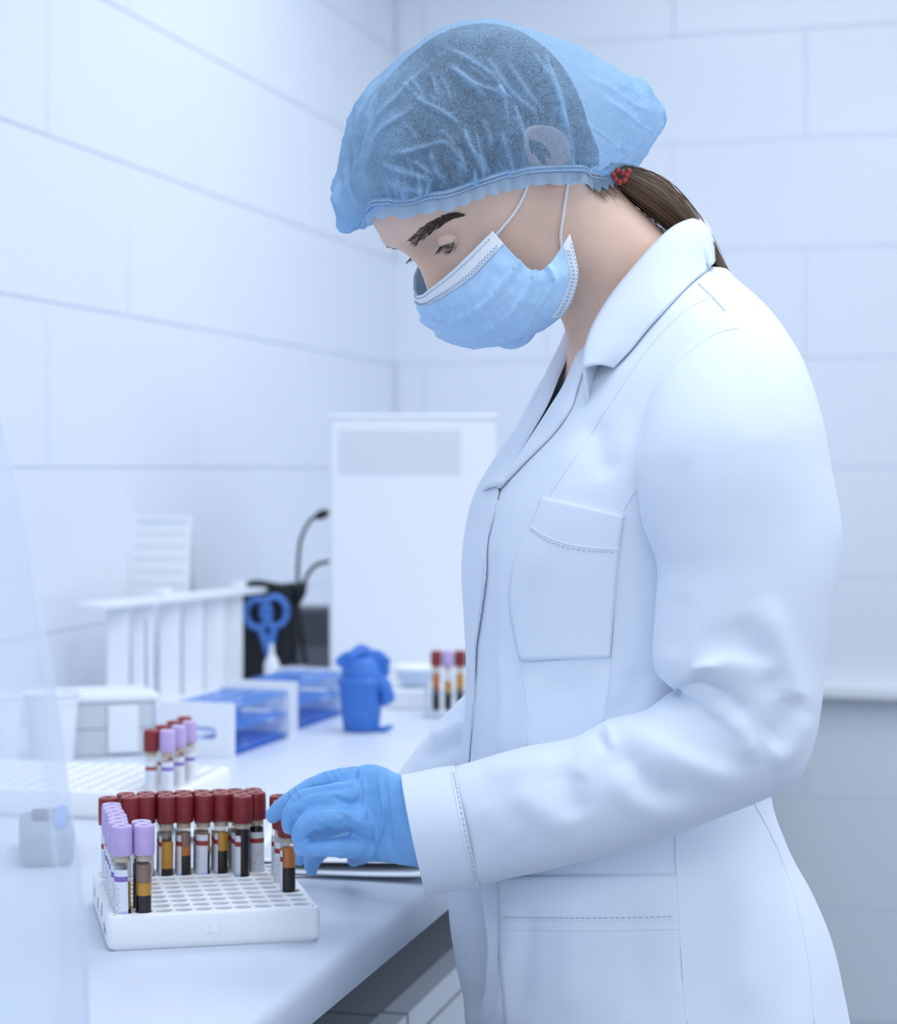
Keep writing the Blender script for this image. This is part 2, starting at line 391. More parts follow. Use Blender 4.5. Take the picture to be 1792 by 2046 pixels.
def label_mat(name, band, ink):
    """paper tube label: colour band near the top, small flat print below; uses the UV map"""
    m = bpy.data.materials.new(name); m.use_nodes = True; b = m.node_tree.nodes['Principled BSDF']; b.inputs['Roughness'].default_value = .6
    uv = nd(m, 'UVMap'); sp = nd(m, 'SeparateXYZ'); lk(m, uv.outputs[0], sp.inputs[0]); v = sp.outputs['Y']; u = sp.outputs['X']
    isband = math_node(m, 'MULTIPLY', math_node(m, 'GREATER_THAN', v, .80), math_node(m, 'LESS_THAN', v, .89))
    mp = nd(m, 'Mapping'); mp.inputs['Scale'].default_value = (12, 46, 1); lk(m, uv.outputs[0], mp.inputs[0])
    t = nd(m, 'TexNoise', Scale=1.0, Detail=1.0); lk(m, mp.outputs[0], t.inputs['Vector'])
    zone = math_node(m, 'MULTIPLY', math_node(m, 'LESS_THAN', v, .74), math_node(m, 'MULTIPLY', math_node(m, 'GREATER_THAN', u, .18), math_node(m, 'LESS_THAN', u, .62)))
    isink = math_node(m, 'MULTIPLY', zone, math_node(m, 'GREATER_THAN', t.outputs[0], .585))
    zone2 = math_node(m, 'MULTIPLY', math_node(m, 'LESS_THAN', v, .3), math_node(m, 'GREATER_THAN', u, .66))
    c1 = nd(m, 'MixRGB'); c1.inputs[1].default_value = (.78, .82, .89, 1); c1.inputs[2].default_value = (*ink, 1); lk(m, isink, c1.inputs[0])
    c3 = nd(m, 'MixRGB'); c3.inputs[2].default_value = (.45, .60, .86, 1); lk(m, zone2, c3.inputs[0]); lk(m, c1.outputs[0], c3.inputs[1])
    c2 = nd(m, 'MixRGB'); c2.inputs[2].default_value = (*band, 1); lk(m, isband, c2.inputs[0]); lk(m, c3.outputs[0], c2.inputs[1])
    lk(m, c2.outputs[0], b.inputs['Base Color']); return m
M_lab_red = label_mat('label_red_band', (.36, .05, .06), (.45, .45, .58))
M_lab_lav = label_mat('label_violet_band', (.26, .16, .52), (.58, .36, .34))

# ------------------------------------------------------------------ the room
CA = math.radians(16.0)                       # the bench and the walls stand turned 16 degrees to the view
UW = np.array([math.sin(CA), math.cos(CA), 0]); UB = np.array([math.cos(CA), -math.sin(CA), 0])   # along left wall (away), along back wall (right)
CORNER = np.array([-.012, 4.82, 0])
TW, TH, GAP = .60, .25, .0035
JZ = CAMZ-.0005                               # a joint runs level with the lens
def slab(name, origin, u, length, z0, z1, thick, nrm, m):
    """wall slab: face at origin + u*t, thickness behind it"""
    a, b = origin, origin+u*length; V = []
    for p in (a, b):
        for z in (z0, z1):
            V += [p+np.array([0, 0, z]), p-nrm*thick+np.array([0, 0, z])]
    F = [(0, 2, 6, 4), (1, 5, 7, 3), (0, 1, 3, 2), (4, 6, 7, 5), (0, 4, 5, 1), (2, 3, 7, 6)]
    o = obj(name, V, F, m, smooth=False); o['kind'] = 'structure'; return o
N_L = np.array([math.cos(CA), -math.sin(CA), 0]); N_B = np.array([-math.sin(CA), -math.cos(CA), 0])   # normals into the room
floor = obj('floor', *box((.6, 1.6, -.05), (9, 9, .1)), M_floor, smooth=False); floor['kind'] = 'structure'
ceil_ = obj('ceiling', *box((1.2, 1.9, 2.75), (5.2, 6.6, .1)), M_ceil, smooth=False); ceil_['kind'] = 'structure'
wl = slab('wall_left', CORNER-N_L*.0028-UW*6, UW, 6.2, 0, 2.7, .12, N_L, M_grout)
wb = slab('wall_back', CORNER-N_B*.0028-UB*.13, UB, 4.4, 0, 2.7, .12, N_B, M_grout)
def tile_mesh():
    V, F = rbox(TW-GAP, TH-GAP, .006, .002, .0012, 2)
    return V, F
tv, tf = tile_mesh()
def tile_data(u, n):
    M = np.stack([u, [0, 0, 1], n], 1); V = tv @ M.T
    return make_mesh('tile', V, tf, M_tile, sharp=40)
td_l, td_b = tile_data(UW, N_L), tile_data(UB, N_B)
def tiles(parent, base, u, n, data, t_off, t0, t1, z0, z1):
    k0 = math.floor((z0-JZ)/TH)
    for k in range(k0, math.ceil((z1-JZ)/TH)):
        sh = t_off+(TW/2 if k % 2 else 0)
        for j in range(math.floor((t0-sh)/TW), math.ceil((t1-sh)/TW)):
            o = bpy.data.objects.new('tile', data); link(o, parent)
            o.location = base+u*(sh+(j+.5)*TW)-n*.006+np.array([0, 0, JZ+(k+.5)*TH])
tiles(wl, CORNER, -UW, N_L, td_l, .08, .3, 3.0, CAMZ-.3, CAMZ+1.25)
tiles(wb, CORNER, UB, N_B, td_b, .07, .3, 2.6, .05, CAMZ+1.25)
# close the corner with cut tiles
for base, u, n, t_off, par in ((CORNER, -UW, N_L, .08, wl), (CORNER, UB, N_B, .07, wb)):
    for k in range(-6, 6):
        sh = t_off+(TW/2 if k % 2 else 0); w = sh+TW*math.ceil((.3-sh)/TW-1) if sh < .3 else sh
        w = min(x for x in (sh, sh-TW, sh+TW) if x > .02); full_from = sh+math.floor((.3-sh)/TW)*TW
        w = full_from
        while w > .02:
            a = max(w-TW, .001); wd = w-a
            V, F = rbox(wd-GAP, TH-GAP, .006, .002, .0012, 2); M = np.stack([u, [0, 0, 1], n], 1)
            z = JZ+(k+.5)*TH
            if z < 2.6 and z > (.95 if par is wl else .05): obj('tile', V@M.T+base+u*(a+wd/2)-n*.006+np.array([0, 0, z]), F, M_tile, par, sharp=40)
            w -= TW
# white ledge along the back wall
rv, rf = rbox(3.6, .05, .03, .006, .004)
rail = obj('trim_1', place(rv, CORNER+UB*1.85+N_B*.026+np.array([0, 0, .757]), -CA), rf, M_white, sharp=40)
rail['kind'] = 'structure'

# ------------------------------------------------------------------ bench
TOP = .90
EDGE = np.array([-.0993, 1.347, 0])           # a point on the bench's front edge
def bench_pt(t, d, z): return EDGE+UW*t-UB*d+np.array([0, 0, z])   # t along the bench, d back from its front edge
BD = .865
prof = [(0.0012, -.0345), (0, -.032), (0, -.010), (.0015, -.0045), (.0045, -.0015), (.010, 0), (BD, 0), (BD, -.035)]
R = []
for t in (-1.25, 3.30): R.append([bench_pt(t, d, TOP+z) for d, z in prof])
wt = thing('bench_top', bench_pt(1, .4, TOP-.035), 'long white laminate lab bench top along the tiled wall', 'worktop')
V, F = loft(R); worktop = obj('slab', V, F, M_counter, wt, sharp=35)
# base cabinets under the bench, set back from the edge
for k in range(5):
    t0 = -1.2+k*.92; t1 = t0+.915
    lab = ['drawer cabinet under the bench top beside the white coat', 'first hidden base cabinet of the bench', 'second hidden base cabinet of the bench', 'third hidden base cabinet of the bench', 'fourth hidden base cabinet of the bench']
    if k not in (1, 2): continue
    c = thing('base_cabinet', bench_pt((t0+t1)/2, .42, 0), ['', 'pale grey drawer cabinet under the near half of the bench', 'pale grey drawer cabinet under the bench behind the coat'][k], 'cabinet', 'base cabinets under the bench')
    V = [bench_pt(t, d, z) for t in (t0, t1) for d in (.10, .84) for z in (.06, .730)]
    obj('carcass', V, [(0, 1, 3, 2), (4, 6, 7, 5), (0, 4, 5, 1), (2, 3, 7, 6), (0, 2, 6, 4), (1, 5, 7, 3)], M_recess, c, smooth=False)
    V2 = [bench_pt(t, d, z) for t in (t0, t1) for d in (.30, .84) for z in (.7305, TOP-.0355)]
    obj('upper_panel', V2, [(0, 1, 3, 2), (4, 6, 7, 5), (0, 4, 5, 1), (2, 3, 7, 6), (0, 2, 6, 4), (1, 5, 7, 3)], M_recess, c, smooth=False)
    for z0, z1, nm in ((.706, .734, 'rail'), (.40, .701, 'drawer_front'), (.08, .395, 'drawer_front')):
        V = [bench_pt(t, d, z) for t in (t0+.002, t1-.002) for d in (.072, .0985) for z in (z0, z1)]
        o = obj(nm, V, [(0, 1, 3, 2), (4, 6, 7, 5), (0, 4, 5, 1), (2, 3, 7, 6), (0, 2, 6, 4), (1, 5, 7, 3)], M_cabinet, c, smooth=False)
# ------------------------------------------------------------------ foam racks and blood tubes
def foam_rack(name, origin, ang, nc, nr, pc, pr, w, d, h, hole, label):
    """foam block with a grid of round holes; origin = front-left bottom corner, ang = turn of the front edge"""
    o = thing(name, (origin[0], origin[1], TOP), label, 'tube rack', rz=ang)
    mb = MB(); n = 8; rr = []
    for z, ins in ((0, .003), (.003, .0005), (.006, 0), (h-.005, 0), (h-.0015, .0012), (h, .004)):
        rr.append(np.c_[rrect(w-2*ins, d-2*ins, .006, n)+[w/2, d/2], np.full(4*(n+1), z)])
    gx0, gy0 = (w-nc*pc)/2, (d-nr*pr)/2; gw, gd = nc*pc, nr*pr
    inner = rrect(gw, gd, .0004, n)+[w/2, d/2]; rr.append(np.c_[inner, np.full(len(inner), h)])
    V, F = loft(rr, True, True, False); mb.add(V, F)
    m = 20; th = np.linspace(0, 2*np.pi, m, endpoint=False)+np.pi/4
    sq = []
    for a in th:
        c, s = math.cos(a), math.sin(a); k = 1/max(abs(c), abs(s)); sq.append((c*k, s*k))
    sq = np.array(sq); ci = np.c_[np.cos(th), np.sin(th)]
    for i in range(nc):
        for j in range(nr):
            c = np.array([gx0+(i+.5)*pc, gy0+(j+.5)*pr])
            R = [np.c_[c+sq*[pc/2, pr/2], np.full(m, h)], np.c_[c+ci*(hole+.0007), np.full(m, h)], np.c_[c+ci*hole, np.full(m, h-.0008)], np.c_[c+ci*hole*.97, np.full(m, .003)]]
            V, F = loft(R, True, False, True); mb.add(V, F)
    bo = bpy.data.objects.new('foam_block', make_mesh('foam_block', mb.V, mb.F, M_foam, sharp=35, recalc=False)); link(bo, o); OFF[bo.name] = OFF[o.name]
    def hole_pos(i, j):
        x, y = gx0+(i+.5)*pc, gy0+(j+.5)*pr; c, s = math.cos(ang), math.sin(ang)
        return np.array([origin[0]+x*c-y*s, origin[1]+x*s+y*c, TOP+.0035])
    return o, hole_pos

def tube_meshes():
    """local meshes for a 13 x 75 mm vacuum tube with a 16.5 mm cap, total height 92 mm"""
    D = {}
    r = .0064
    prof = [(.0012, 0), (.004, .0012), (.0058, .004), (r, .009), (r, .075)]
    D['tube'] = make_mesh('tube', *lathe(prof, 24, True, False), M_tubeclear)
    def cap(m, rim):
        p = [(.0062, .0685), (.0078, .0685), (.0083, .0695), (.00835, .078), (.0081, .0895), (.0077, .0912), (.0069, .0918), (.0060, .0914), (.0055, .0902), (.0049, .0902), (.0045, .0914), (.0032, .0914), (.0026, .0895)]
        n = 48; th = np.linspace(0, 2*np.pi, n, endpoint=False); R = []
        for k, (rad, z) in enumerate(p):
            q = rad+(.00010*np.cos(th*24) if 1 <= k <= 4 else 0)
            zz = np.full(n, z)
            if k in (8, 9): zz = np.where(np.cos(th*4) > .72, .0912, z)
            R.append(np.c_[q*np.cos(th), q*np.sin(th), zz])
        V, F = loft(R, True, True, True); mi = [1 if 5*n <= i < 8*n or 10*n <= i < 11*n else 0 for i in range(len(F))]  # upper ring faces get the painted highlight colour
        return make_mesh('cap', V, F, [m, rim], sharp=45, mi=mi)
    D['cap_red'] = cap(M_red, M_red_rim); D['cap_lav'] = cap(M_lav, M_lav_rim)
    def liquid(name, z0, z1, m, ri=.0058):
        pr = [(.002, z0), (ri*.75, z0+.0012), (ri, z0+.004)] if z0 < .004 else [(ri, z0)]
        return make_mesh(name, *lathe(pr+[(ri, z1-.0004), (ri*.93, z1)], 24), m, sharp=50)
    D['liquid'] = liquid
    def label(m, a0, a1, z0=.012, z1=.058):
        rr = r+.00018; th = np.radians(np.linspace(a0, a1, 14)); R = []; uv = []
        for z, v in ((z0, 0), (z1-.002, .96), (z1, 1)):
            ins = .04 if v == 1 else 0; t2 = th[0]+ins+(th[-1]-th[0]-2*ins)*np.linspace(0, 1, 14)
            R.append(np.c_[rr*np.cos(t2), rr*np.sin(t2), np.full(14, z)]); uv += [(k/13, v) for k in range(14)]
        return make_mesh('label', np.array(R).reshape(-1, 3), grid_faces(3, 14), m, uv=uv)
    D['label_red'] = label(M_lab_red, -80, 80); D['label_lav'] = label(M_lab_lav, -80, 80)
    return D
TD = tube_meshes(); LIQ = {}
def liq(name, z0, z1, m):
    k = (name, round(z0, 4), round(z1, 4), m.name)
    if k not in LIQ: LIQ[k] = TD['liquid'](name, z0, z1, m)
    return LIQ[k]
def blood_tube(pos, kind, fill, lab_deg, label, group, tilt=(0, 0), lab=True):
    """kind red|lav; fill = list of (part name, z0, z1, material); lab_deg = world direction the label faces"""
    t = thing('blood_tube', tuple(pos), label, 'blood tube', group)
    t.rotation_euler = (math.radians(tilt[0]), math.radians(tilt[1]), 0)
    for nm, z0, z1, m in fill: link(bpy.data.objects.new(nm, liq(nm, z0, z1, m)), t)
    link(bpy.data.objects.new('tube', TD['tube']), t)
    if max(f[2] for f in fill) < .0635: link(bpy.data.objects.new('stopper', liq('stopper', .0637, .0700, M_gel)), t)
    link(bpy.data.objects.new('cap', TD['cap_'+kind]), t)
    if lab:
        l = link(bpy.data.objects.new('label', TD['label_'+kind]), t); l.rotation_euler = (0, 0, math.radians(lab_deg))
    return t
B = lambda z: [('blood', .0015, z, M_blood)]
def SB(zb, zs, ms=M_serum, film=None):
    f = [('blood', .0015, zb, M_blood), ('serum', zb, zs, ms)]
    if film: f.append(('film', zs, film, M_film))
    return f
RACK_O = (-.2262, 1.5455); RACK_A = math.radians(12.5)
rack, HP = foam_rack('tube_rack', RACK_O, RACK_A, 10, 10, .0157, .0172, .1676, .182, .0275, .0068, 'white foam tube rack with round holes at the front of the bench')
# scribbles on the rack's left side and a moulded mark on its front
mb = MB()
rng = random.Random(3)
for y0, z0, n in ((.150, .017, 3), (.112, .015, 4), (.068, .019, 3), (.040, .013, 6)):
    for k in range(n):
        yy = y0-k*.0042; P = [(.0001, yy-.0015+rng.uniform(-.002, .002), z0+rng.uniform(-.005, .005)) for _ in range(5)]
        mb.add(*tube(P, .00035, 5, samples=12))
mk = obj('handwriting', mb.V, mb.F, M_ink, rack, local=True); mk['label'] = 'grey illegible handwriting'; mk['kind'] = 'stuff'
mb = MB(); mb.add(*box((.083, -.0002, .012), (.011, .0012, .0012))); mb.add(*box((.079, -.0002, .0155), (.0012, .0012, .007))); mb.add(*box((.087, -.0002, .016), (.0012, .0012, .006)))
obj('moulded_mark', mb.V, mb.F, M_foam, rack, local=True, smooth=False)

G1 = 'lavender capped tubes in the front rack'; G2 = 'red capped tubes in the front rack'
ordn = ['nearest', 'second', 'third', 'fourth', 'fifth', 'sixth', 'farthest']
for j in range(7):
    f = [SB(.027, .047, M_serum3), SB(.03, .047, M_serum3), SB(.02, .040, M_serum), SB(.022, .041, M_serum), SB(.02, .04, M_serum), SB(.02, .04, M_serum), SB(.02, .04, M_serum)][j]
    p = HP(0, j)+np.array([rng.uniform(-.0007, .0007), 0, 0])
    blood_tube(p, 'lav', f, [-125, -100, -115, -95, -110, -120, -105][j], 'lavender capped tube, %s in the left column of the foam rack' % ordn[j], G1, (rng.uniform(-1, 1), rng.uniform(-1.5, .5)))
blood_tube(HP(1, 0), 'lav', SB(.037, .047, M_serum, .061), 120, 'lavender capped tube with ochre serum, right of the nearest lavender tube', G1, (0, .4), lab=False)
blood_tube(HP(1, 1), 'lav', B(.062), 100, 'lavender capped tube just behind the pair of nearest lavender tubes', G1)
blood_tube(HP(0, 8), 'red', SB(.03, .055), -100, 'red capped tube at the far left corner of the foam rack', G2, (0, -1))
rowA = [ # col, row jitter, fill, label angle, label
 (1, SB(.03, .05), -110, 'red capped tube beside the far left corner tube, mostly behind lavender caps'),
 (2, SB(.03, .05), -110, 'red capped tube in the second row, third from the left edge of the rack'),
 (3, SB(.03, .052), 160, 'red capped tube just left of the orange serum tube'),
 (4, SB(.0405, .0485, M_serum2, .060), 178, 'red capped tube with orange serum over black blood'),
 (5, SB(.043, .058, M_serum2), -128, 'red capped tube with a label, between orange and yellow serum tubes'),
 (6, SB(.043, .0585, M_serum), 170, 'red capped tube with bright yellow serum over black blood'),
 (7, B(.062), -178, 'red capped tube full of dark blood, slightly forward of its row'),
 (8, B(.062), -58, 'red capped tube full of dark blood at the right end of its row')]
for c, f, a, lb in rowA:
    p = HP(c, 7 if c == 7 else 8)+np.array([0, .004 if c == 7 else 0, 0])
    blood_tube(p, 'red', f, a, lb, G2, (rng.uniform(-1, 1), rng.uniform(-1, 1)))
ordb = ['first', 'second', 'third', 'fourth', 'fifth', 'sixth', 'seventh', 'eighth']
for c in range(1, 9):
    blood_tube(HP(c, 9), 'red', [SB(.03, .05), SB(.036, .058)][c % 2], -80 if c % 2 else -110, 'red capped tube in the rearmost row of the rack, %s from left' % ordb[c-1], G2, (rng.uniform(-1, 1), rng.uniform(-1, 1)))
blood_tube(HP(7, 8), 'red', SB(.03, .05), -90, 'red capped tube wedged behind the forward dark blood tube', G2)
# the three tubes under the gloved hand
blood_tube(HP(9, 3)+np.array([-.0025, -.003, 0]), 'red', SB(.044, .060, M_serum2), 150, 'red capped tube with orange serum held by the gloved fingers', G2, (0, 0))
blood_tube(HP(9, 5)+np.array([-.002, 0, 0]), 'red', SB(.03, .056, M_serum), -95, 'red capped labelled tube just behind the tube held by the glove', G2)
blood_tube(HP(9, 7)+np.array([.001, -.004, 0]), 'red', SB(.03, .056, M_serum), -95, 'red capped labelled tube under the pointing gloved fingertip', G2)

# second foam rack further back
A2 = math.radians(-12); c2, s2 = math.cos(A2), math.sin(A2); FR = np.array([-.2365, 2.112])
w2, d2 = .30, .20; O2 = (FR[0]-w2*c2, FR[1]-w2*s2)
rack2, HP2 = foam_rack('tube_rack', O2, A2, 16, 10, .0180, .0188, w2, d2, .030, .0066, 'white foam tube rack in the background left of the blue racks')
G3 = 'tubes in the background foam rack'
for i, j, k, lb in ((15, 0, 'lav', 'nearest lavender capped tube in the background foam rack'), (15, 2, 'lav', 'middle lavender capped tube in the background foam rack'), (15, 4, 'lav', 'farthest lavender capped tube in the background foam rack'),
                    (14, 0, 'red', 'nearest red capped tube in the background foam rack'), (14, 2, 'red', 'second red capped tube in the background foam rack'), (14, 4, 'red', 'third red capped tube in the background foam rack'), (14, 6, 'red', 'farthest red capped tube in the background foam rack')):
    blood_tube(HP2(i, j), k, SB(.03, .05), -90+10*(i-14), lb, G3)

# ------------------------------------------------------------------ bench clutter behind
def on_bench(px, py):                        # point on the bench top seen at that pixel
    Y = (CAMZ-TOP)*FPX/(py-CY); return W(px, py, Y)
# printed sheets under the hands
def paper_sheet(c, ang, z, label, lift=0.0, seed=0):
    o = thing('paper_sheet', (c[0], c[1], z), label, 'paper', 'printed sheets on the bench', rz=ang)
    w, d = .21, .27; nx, ny = 15, 15; V = []
    for j in range(ny):
        for i in range(nx):
            x, y = (i/(nx-1)-.5)*w, (j/(ny-1)-.5)*d
            zz = lift*max(0, (i/(nx-1)-.55))**2*4*abs(math.sin(j*.25+seed))+lift*.6*max(0, .4-j/(ny-1))**2*5
            V.append((x, y, zz))
    F = grid_faces(ny, nx); b = len(V); V2 = V+[(x, y, z_-.0004) for x, y, z_ in V]
    rim = [j for j in range(nx)]+[i*nx+nx-1 for i in range(1, ny)]+[(ny-1)*nx+j for j in range(nx-2, -1, -1)]+[i*nx for i in range(ny-2, 0, -1)]
    F = F+[tuple(x+b for x in f[::-1]) for f in F]+[(a, q, q+b, a+b) for a, q in zip(rim, rim[1:]+rim[:1])]
    obj('sheet', V2, F, M_paper, o, local=True)
    mb = MB(); r2 = random.Random(seed); A = np.array(V).reshape(ny, nx, 3)
    for k in range(26):
        y = d*(.44-k*.034); x1 = w*(.42-r2.random()*.18*(k % 4 == 3)); xs = np.linspace(-w*.42, x1, 10)
        zz = []
        for x in xs:
            fi, fj = (x/w+.5)*(nx-1), (y/d+.5)*(ny-1); i0, j0 = min(int(fi), nx-2), min(int(fj), ny-2); a, bq = fi-i0, fj-j0
            zz.append((A[j0, i0, 2]*(1-a)+A[j0, i0+1, 2]*a)*(1-bq)+(A[j0+1, i0, 2]*(1-a)+A[j0+1, i0+1, 2]*a)*bq+.00025)
        VV = [(x, y-.0008, z_) for x, z_ in zip(xs, zz)]+[(x, y+.0008, z_) for x, z_ in zip(xs, zz)]
        mb.add(VV, [(i, i+1, i+11, i+10) for i in range(9)])
    p = obj('printed_lines', mb.V, mb.F, M_print, o, local=True, smooth=False, recalc=False); p['label'] = 'rows of small grey print'
pc = on_bench(660, 1700)
paper_sheet((pc[0]+.005, 1.965), math.radians(8), TOP+.0008, 'bottom sheet of the printed papers under the gloved hands', .002, 1)
paper_sheet((pc[0]+.022, 1.955), math.radians(-14), TOP+.0022, 'second printed sheet with a raised right edge under the gloves', .004, 2)
paper_sheet((pc[0]-.035, 2.02), math.radians(24), TOP+.0062, 'third printed sheet reaching left behind the red capped tubes', .003, 3)
paper_sheet((pc[0]+.03, 1.975), math.radians(-4), TOP+.0095, 'top sheet of the printed papers under the gloved hands', .004, 4)

# blue tube racks with white ends
def blue_rack(near_right, axis_deg, length, width, h, label):
    a = math.radians(axis_deg); ax = np.array([math.sin(a), math.cos(a), 0]); sd = np.array([-math.cos(a), math.sin(a), 0])   # away, to the left
    o = thing('tube_rack', (near_right[0], near_right[1], TOP), label, 'tube rack', 'blue and white tube racks')
    base = np.array([near_right[0], near_right[1], TOP])
    def P(s, t, z): return base+sd*s+ax*t+np.array([0, 0, z])
    for t0 in (0, length-.006):              # end plates with a slotted grip
        W_, H_ = width, h; sx0, sx1, sz0, sz1 = W_*.22, W_*.72, H_*.32, H_*.55
        n = 24; out = []; inn = []; cx, cz = W_*.47, H_*.44
        for k in range(n):
            th = 2*math.pi*k/n; c, s = math.cos(th), math.sin(th)
            kk = min((W_-cx if c > 0 else cx)/max(abs(c), 1e-6), (H_-cz if s > 0 else cz)/max(abs(s), 1e-6))
            out.append((cx+c*kk, cz+s*kk)); rr = (sz1-sz0)/2
            inn.append((cx+np.sign(c)*((sx1-sx0)/2-rr)+rr*c, cz+rr*s))
        corners = [(0, 0), (W_, 0), (W_, H_), (0, H_)]
        for q in corners:
            i = min(range(n), key=lambda k: (out[k][0]-q[0])**2+(out[k][1]-q[1])**2); out[i] = q
        V = []
        for t in (t0, t0+.006):
            V += [P(x, t, z) for x, z in out]+[P(x, t, z) for x, z in inn]
        F = []
        for k in range(n):
            d = (k+1) % n
            F += [(k, d, n+d, n+k), (2*n+k, 3*n+k, 3*n+d, 2*n+d), (k, 2*n+k, 2*n+d, d), (n+k, n+d, 3*n+d, 3*n+k)]
        obj('end_plate', V, F, M_white, o, smooth=False)
    for zf, holes in ((.93, True), (.52, True), (.12, False)):
        z = h*zf; nr_, nc_ = 8, 3; x0, x1, t0, t1 = .004, width-.004, .006, length-.006; mb = MB(); m = 12
        th = np.linspace(0, 2*np.pi, m, endpoint=False)+np.pi/4
        for i in range(nc_):
            for j in range(nr_):
                cxx, ct = x0+(i+.5)*(x1-x0)/nc_, t0+(j+.5)*(t1-t0)/nr_; hw, hl = (x1-x0)/nc_/2, (t1-t0)/nr_/2
                sq = []; ci = []
                for ang in th:
                    c, s = math.cos(ang), math.sin(ang); k = 1/max(abs(c), abs(s)); sq.append((cxx+c*k*hw, ct+s*k*hl)); ci.append((cxx+c*.0075, ct+s*.0075))
                R = [[P(x, t, z) for x, t in sq], [P(x, t, z) for x, t in ci], [P(x, t, z-.003) for x, t in ci], [P(x, t, z-.003) for x, t in sq]]
                V, F = loft(R, True, False, not holes); mb.add(V, F)
        obj('shelf', mb.V, mb.F, M_blueclear, o, smooth=False, recalc=False)
    return o
pR1 = on_bench(466, 1515); blue_rack(pR1, 18.5, .205, .106, .070, 'nearer blue tube rack with white slotted ends on the bench')
pR2 = on_bench(592, 1462); blue_rack(pR2, 18.5, .205, .106, .070, 'farther blue tube rack between the nearer one and the glove bundle')

# cup wrapped in a blue glove
gp = on_bench(722, 1460)
g = thing('glove_bundle', (gp[0], gp[1], TOP), 'crumpled blue glove stuffed over a small cup on the bench', 'glove')
V, F = lathe([(.004, 0), (.0235, .0006), (.025, .003), (.0285, .03), (.031, .060), (.0335, .066), (.0345, .0695), (.0335, .074), (.030, .077)], 40)
N = vnormals(V, F); V = V+N*(fnoise(V, 55, 3)*.0016)[:, None]
obj('cup', place(V, gp), F, M_glove_dark, g)
parts = [lathe([(.004, .070), (.029, .071), (.030, .076), (.029, .086), (.026, .098), (.018, .104), (.004, .106)], 24)]
for P, r in (([(-.012, -.004, .098), (-.022, -.010, .106), (-.031, -.014, .098)], (.008, .0075, .006)), ([(-.01, .0, .104), (-.002, .004, .115), (.010, .002, .113)], (.009, .008, .007)),
             ([(.008, 0, .10), (.022, -.004, .107), (.035, -.006, .100)], (.009, .009, .006)), ([(-.02, -.01, .095), (-.014, -.016, .108), (.0, -.012, .114)], (.008, .007, .006)),
             ([(.02, -.012, .080), (.034, -.014, .064), (.038, -.012, .050), (.033, -.012, .044)], (.010, .010, .010, .007)), ([(.028, 0, .092), (.034, .002, .085), (.030, 0, .078)], (.009, .008, .007))):
    parts.append(capsule(P, r, 10, 16))
V, F = voxel_union(parts, .0014); V = laplace(V, F, 3); N = vnormals(V, F); V = V+N*(fnoise(V, 80, 9)*.0022)[:, None]
obj('crumpled_glove', place(V, gp), F, M_glove_dark, g)
V, F = voxel_union([capsule([(.018, -.012, .004), (.032, -.016, .0045), (.043, -.018, .008)], (.0035, .0042, .003), 10, 14)], .0012)
obj('loose_finger', place(V, gp), F, M_glove_dark, g)

# four tubes in a small clear stand by the coat
tp = on_bench(875, 1432)
st = thing('tube_stand', (tp[0]+.022, tp[1], TOP), 'small clear tube stand beside the white coat', 'tube stand')
for z in (.004, .036):
    obj('plate', place(*[rbox(.085, .034, .003, .004, .0008)[0]], (tp[0]+.022, tp[1]+.002, TOP+z)), rbox(.085, .034, .003)[1], M_clear, st, sharp=40)
for sx in (-.041, .041):
    obj('end_panel', place(rbox(.003, .034, .044, .001, .0004)[0], (tp[0]+.022+sx, tp[1]+.002, TOP)), rbox(.003, .034, .044)[1], M_clear, st, sharp=40)
for k, (c, f) in enumerate((('red', SB(.034, .058, M_serum2)), ('lav', SB(.030, .046, M_serum)), ('red', SB(.034, .058, M_serum)), ('red', B(.05)))):
    blood_tube((tp[0]+(k-.15)*.0178, tp[1]+.002, TOP+.0075), c, f, 100, ['leftmost red capped tube in the clear stand by the coat', 'lavender capped tube in the clear stand by the coat', 'red capped tube right of the lavender one in the clear stand', 'red capped tube in the clear stand, partly behind the coat'][k], 'tubes in the clear stand', lab=False)

# white dispenser box with a small tray thing on top, left of those tubes
bp = on_bench(822, 1418)
bx = thing('carton', (bp[0], bp[1]+.06, TOP), 'flat white carton left of the clear tube stand', 'box')
V, F = rbox(.085, .12, .030, .004, .002); obj('body', place(V, (bp[0]+.012, bp[1]+.06, TOP), -.15), F, M_white, bx, sharp=40)
sc_ = thing('specimen_dish', (bp[0]+.006, bp[1]+.05, TOP+.0305), 'small clear plastic dish on the flat white carton', 'dish')
V, F = lathe([(.002, 0), (.020, 0), (.028, .010), (.032, .026), (.0335, .027), (.031, .025), (.026, .010), (.019, .0018), (.002, .0016)], 28); obj('dish', place(V, (bp[0]+.006, bp[1]+.05, TOP+.0305)), F, M_clear, sc_, sharp=50)
V, F = lathe([(.002, .0265), (.036, .0265), (.0365, .031), (.030, .034), (.002, .035)], 28); obj('lid', place(V, (bp[0]+.006, bp[1]+.05, TOP+.0305)), F, M_white, sc_, sharp=40)

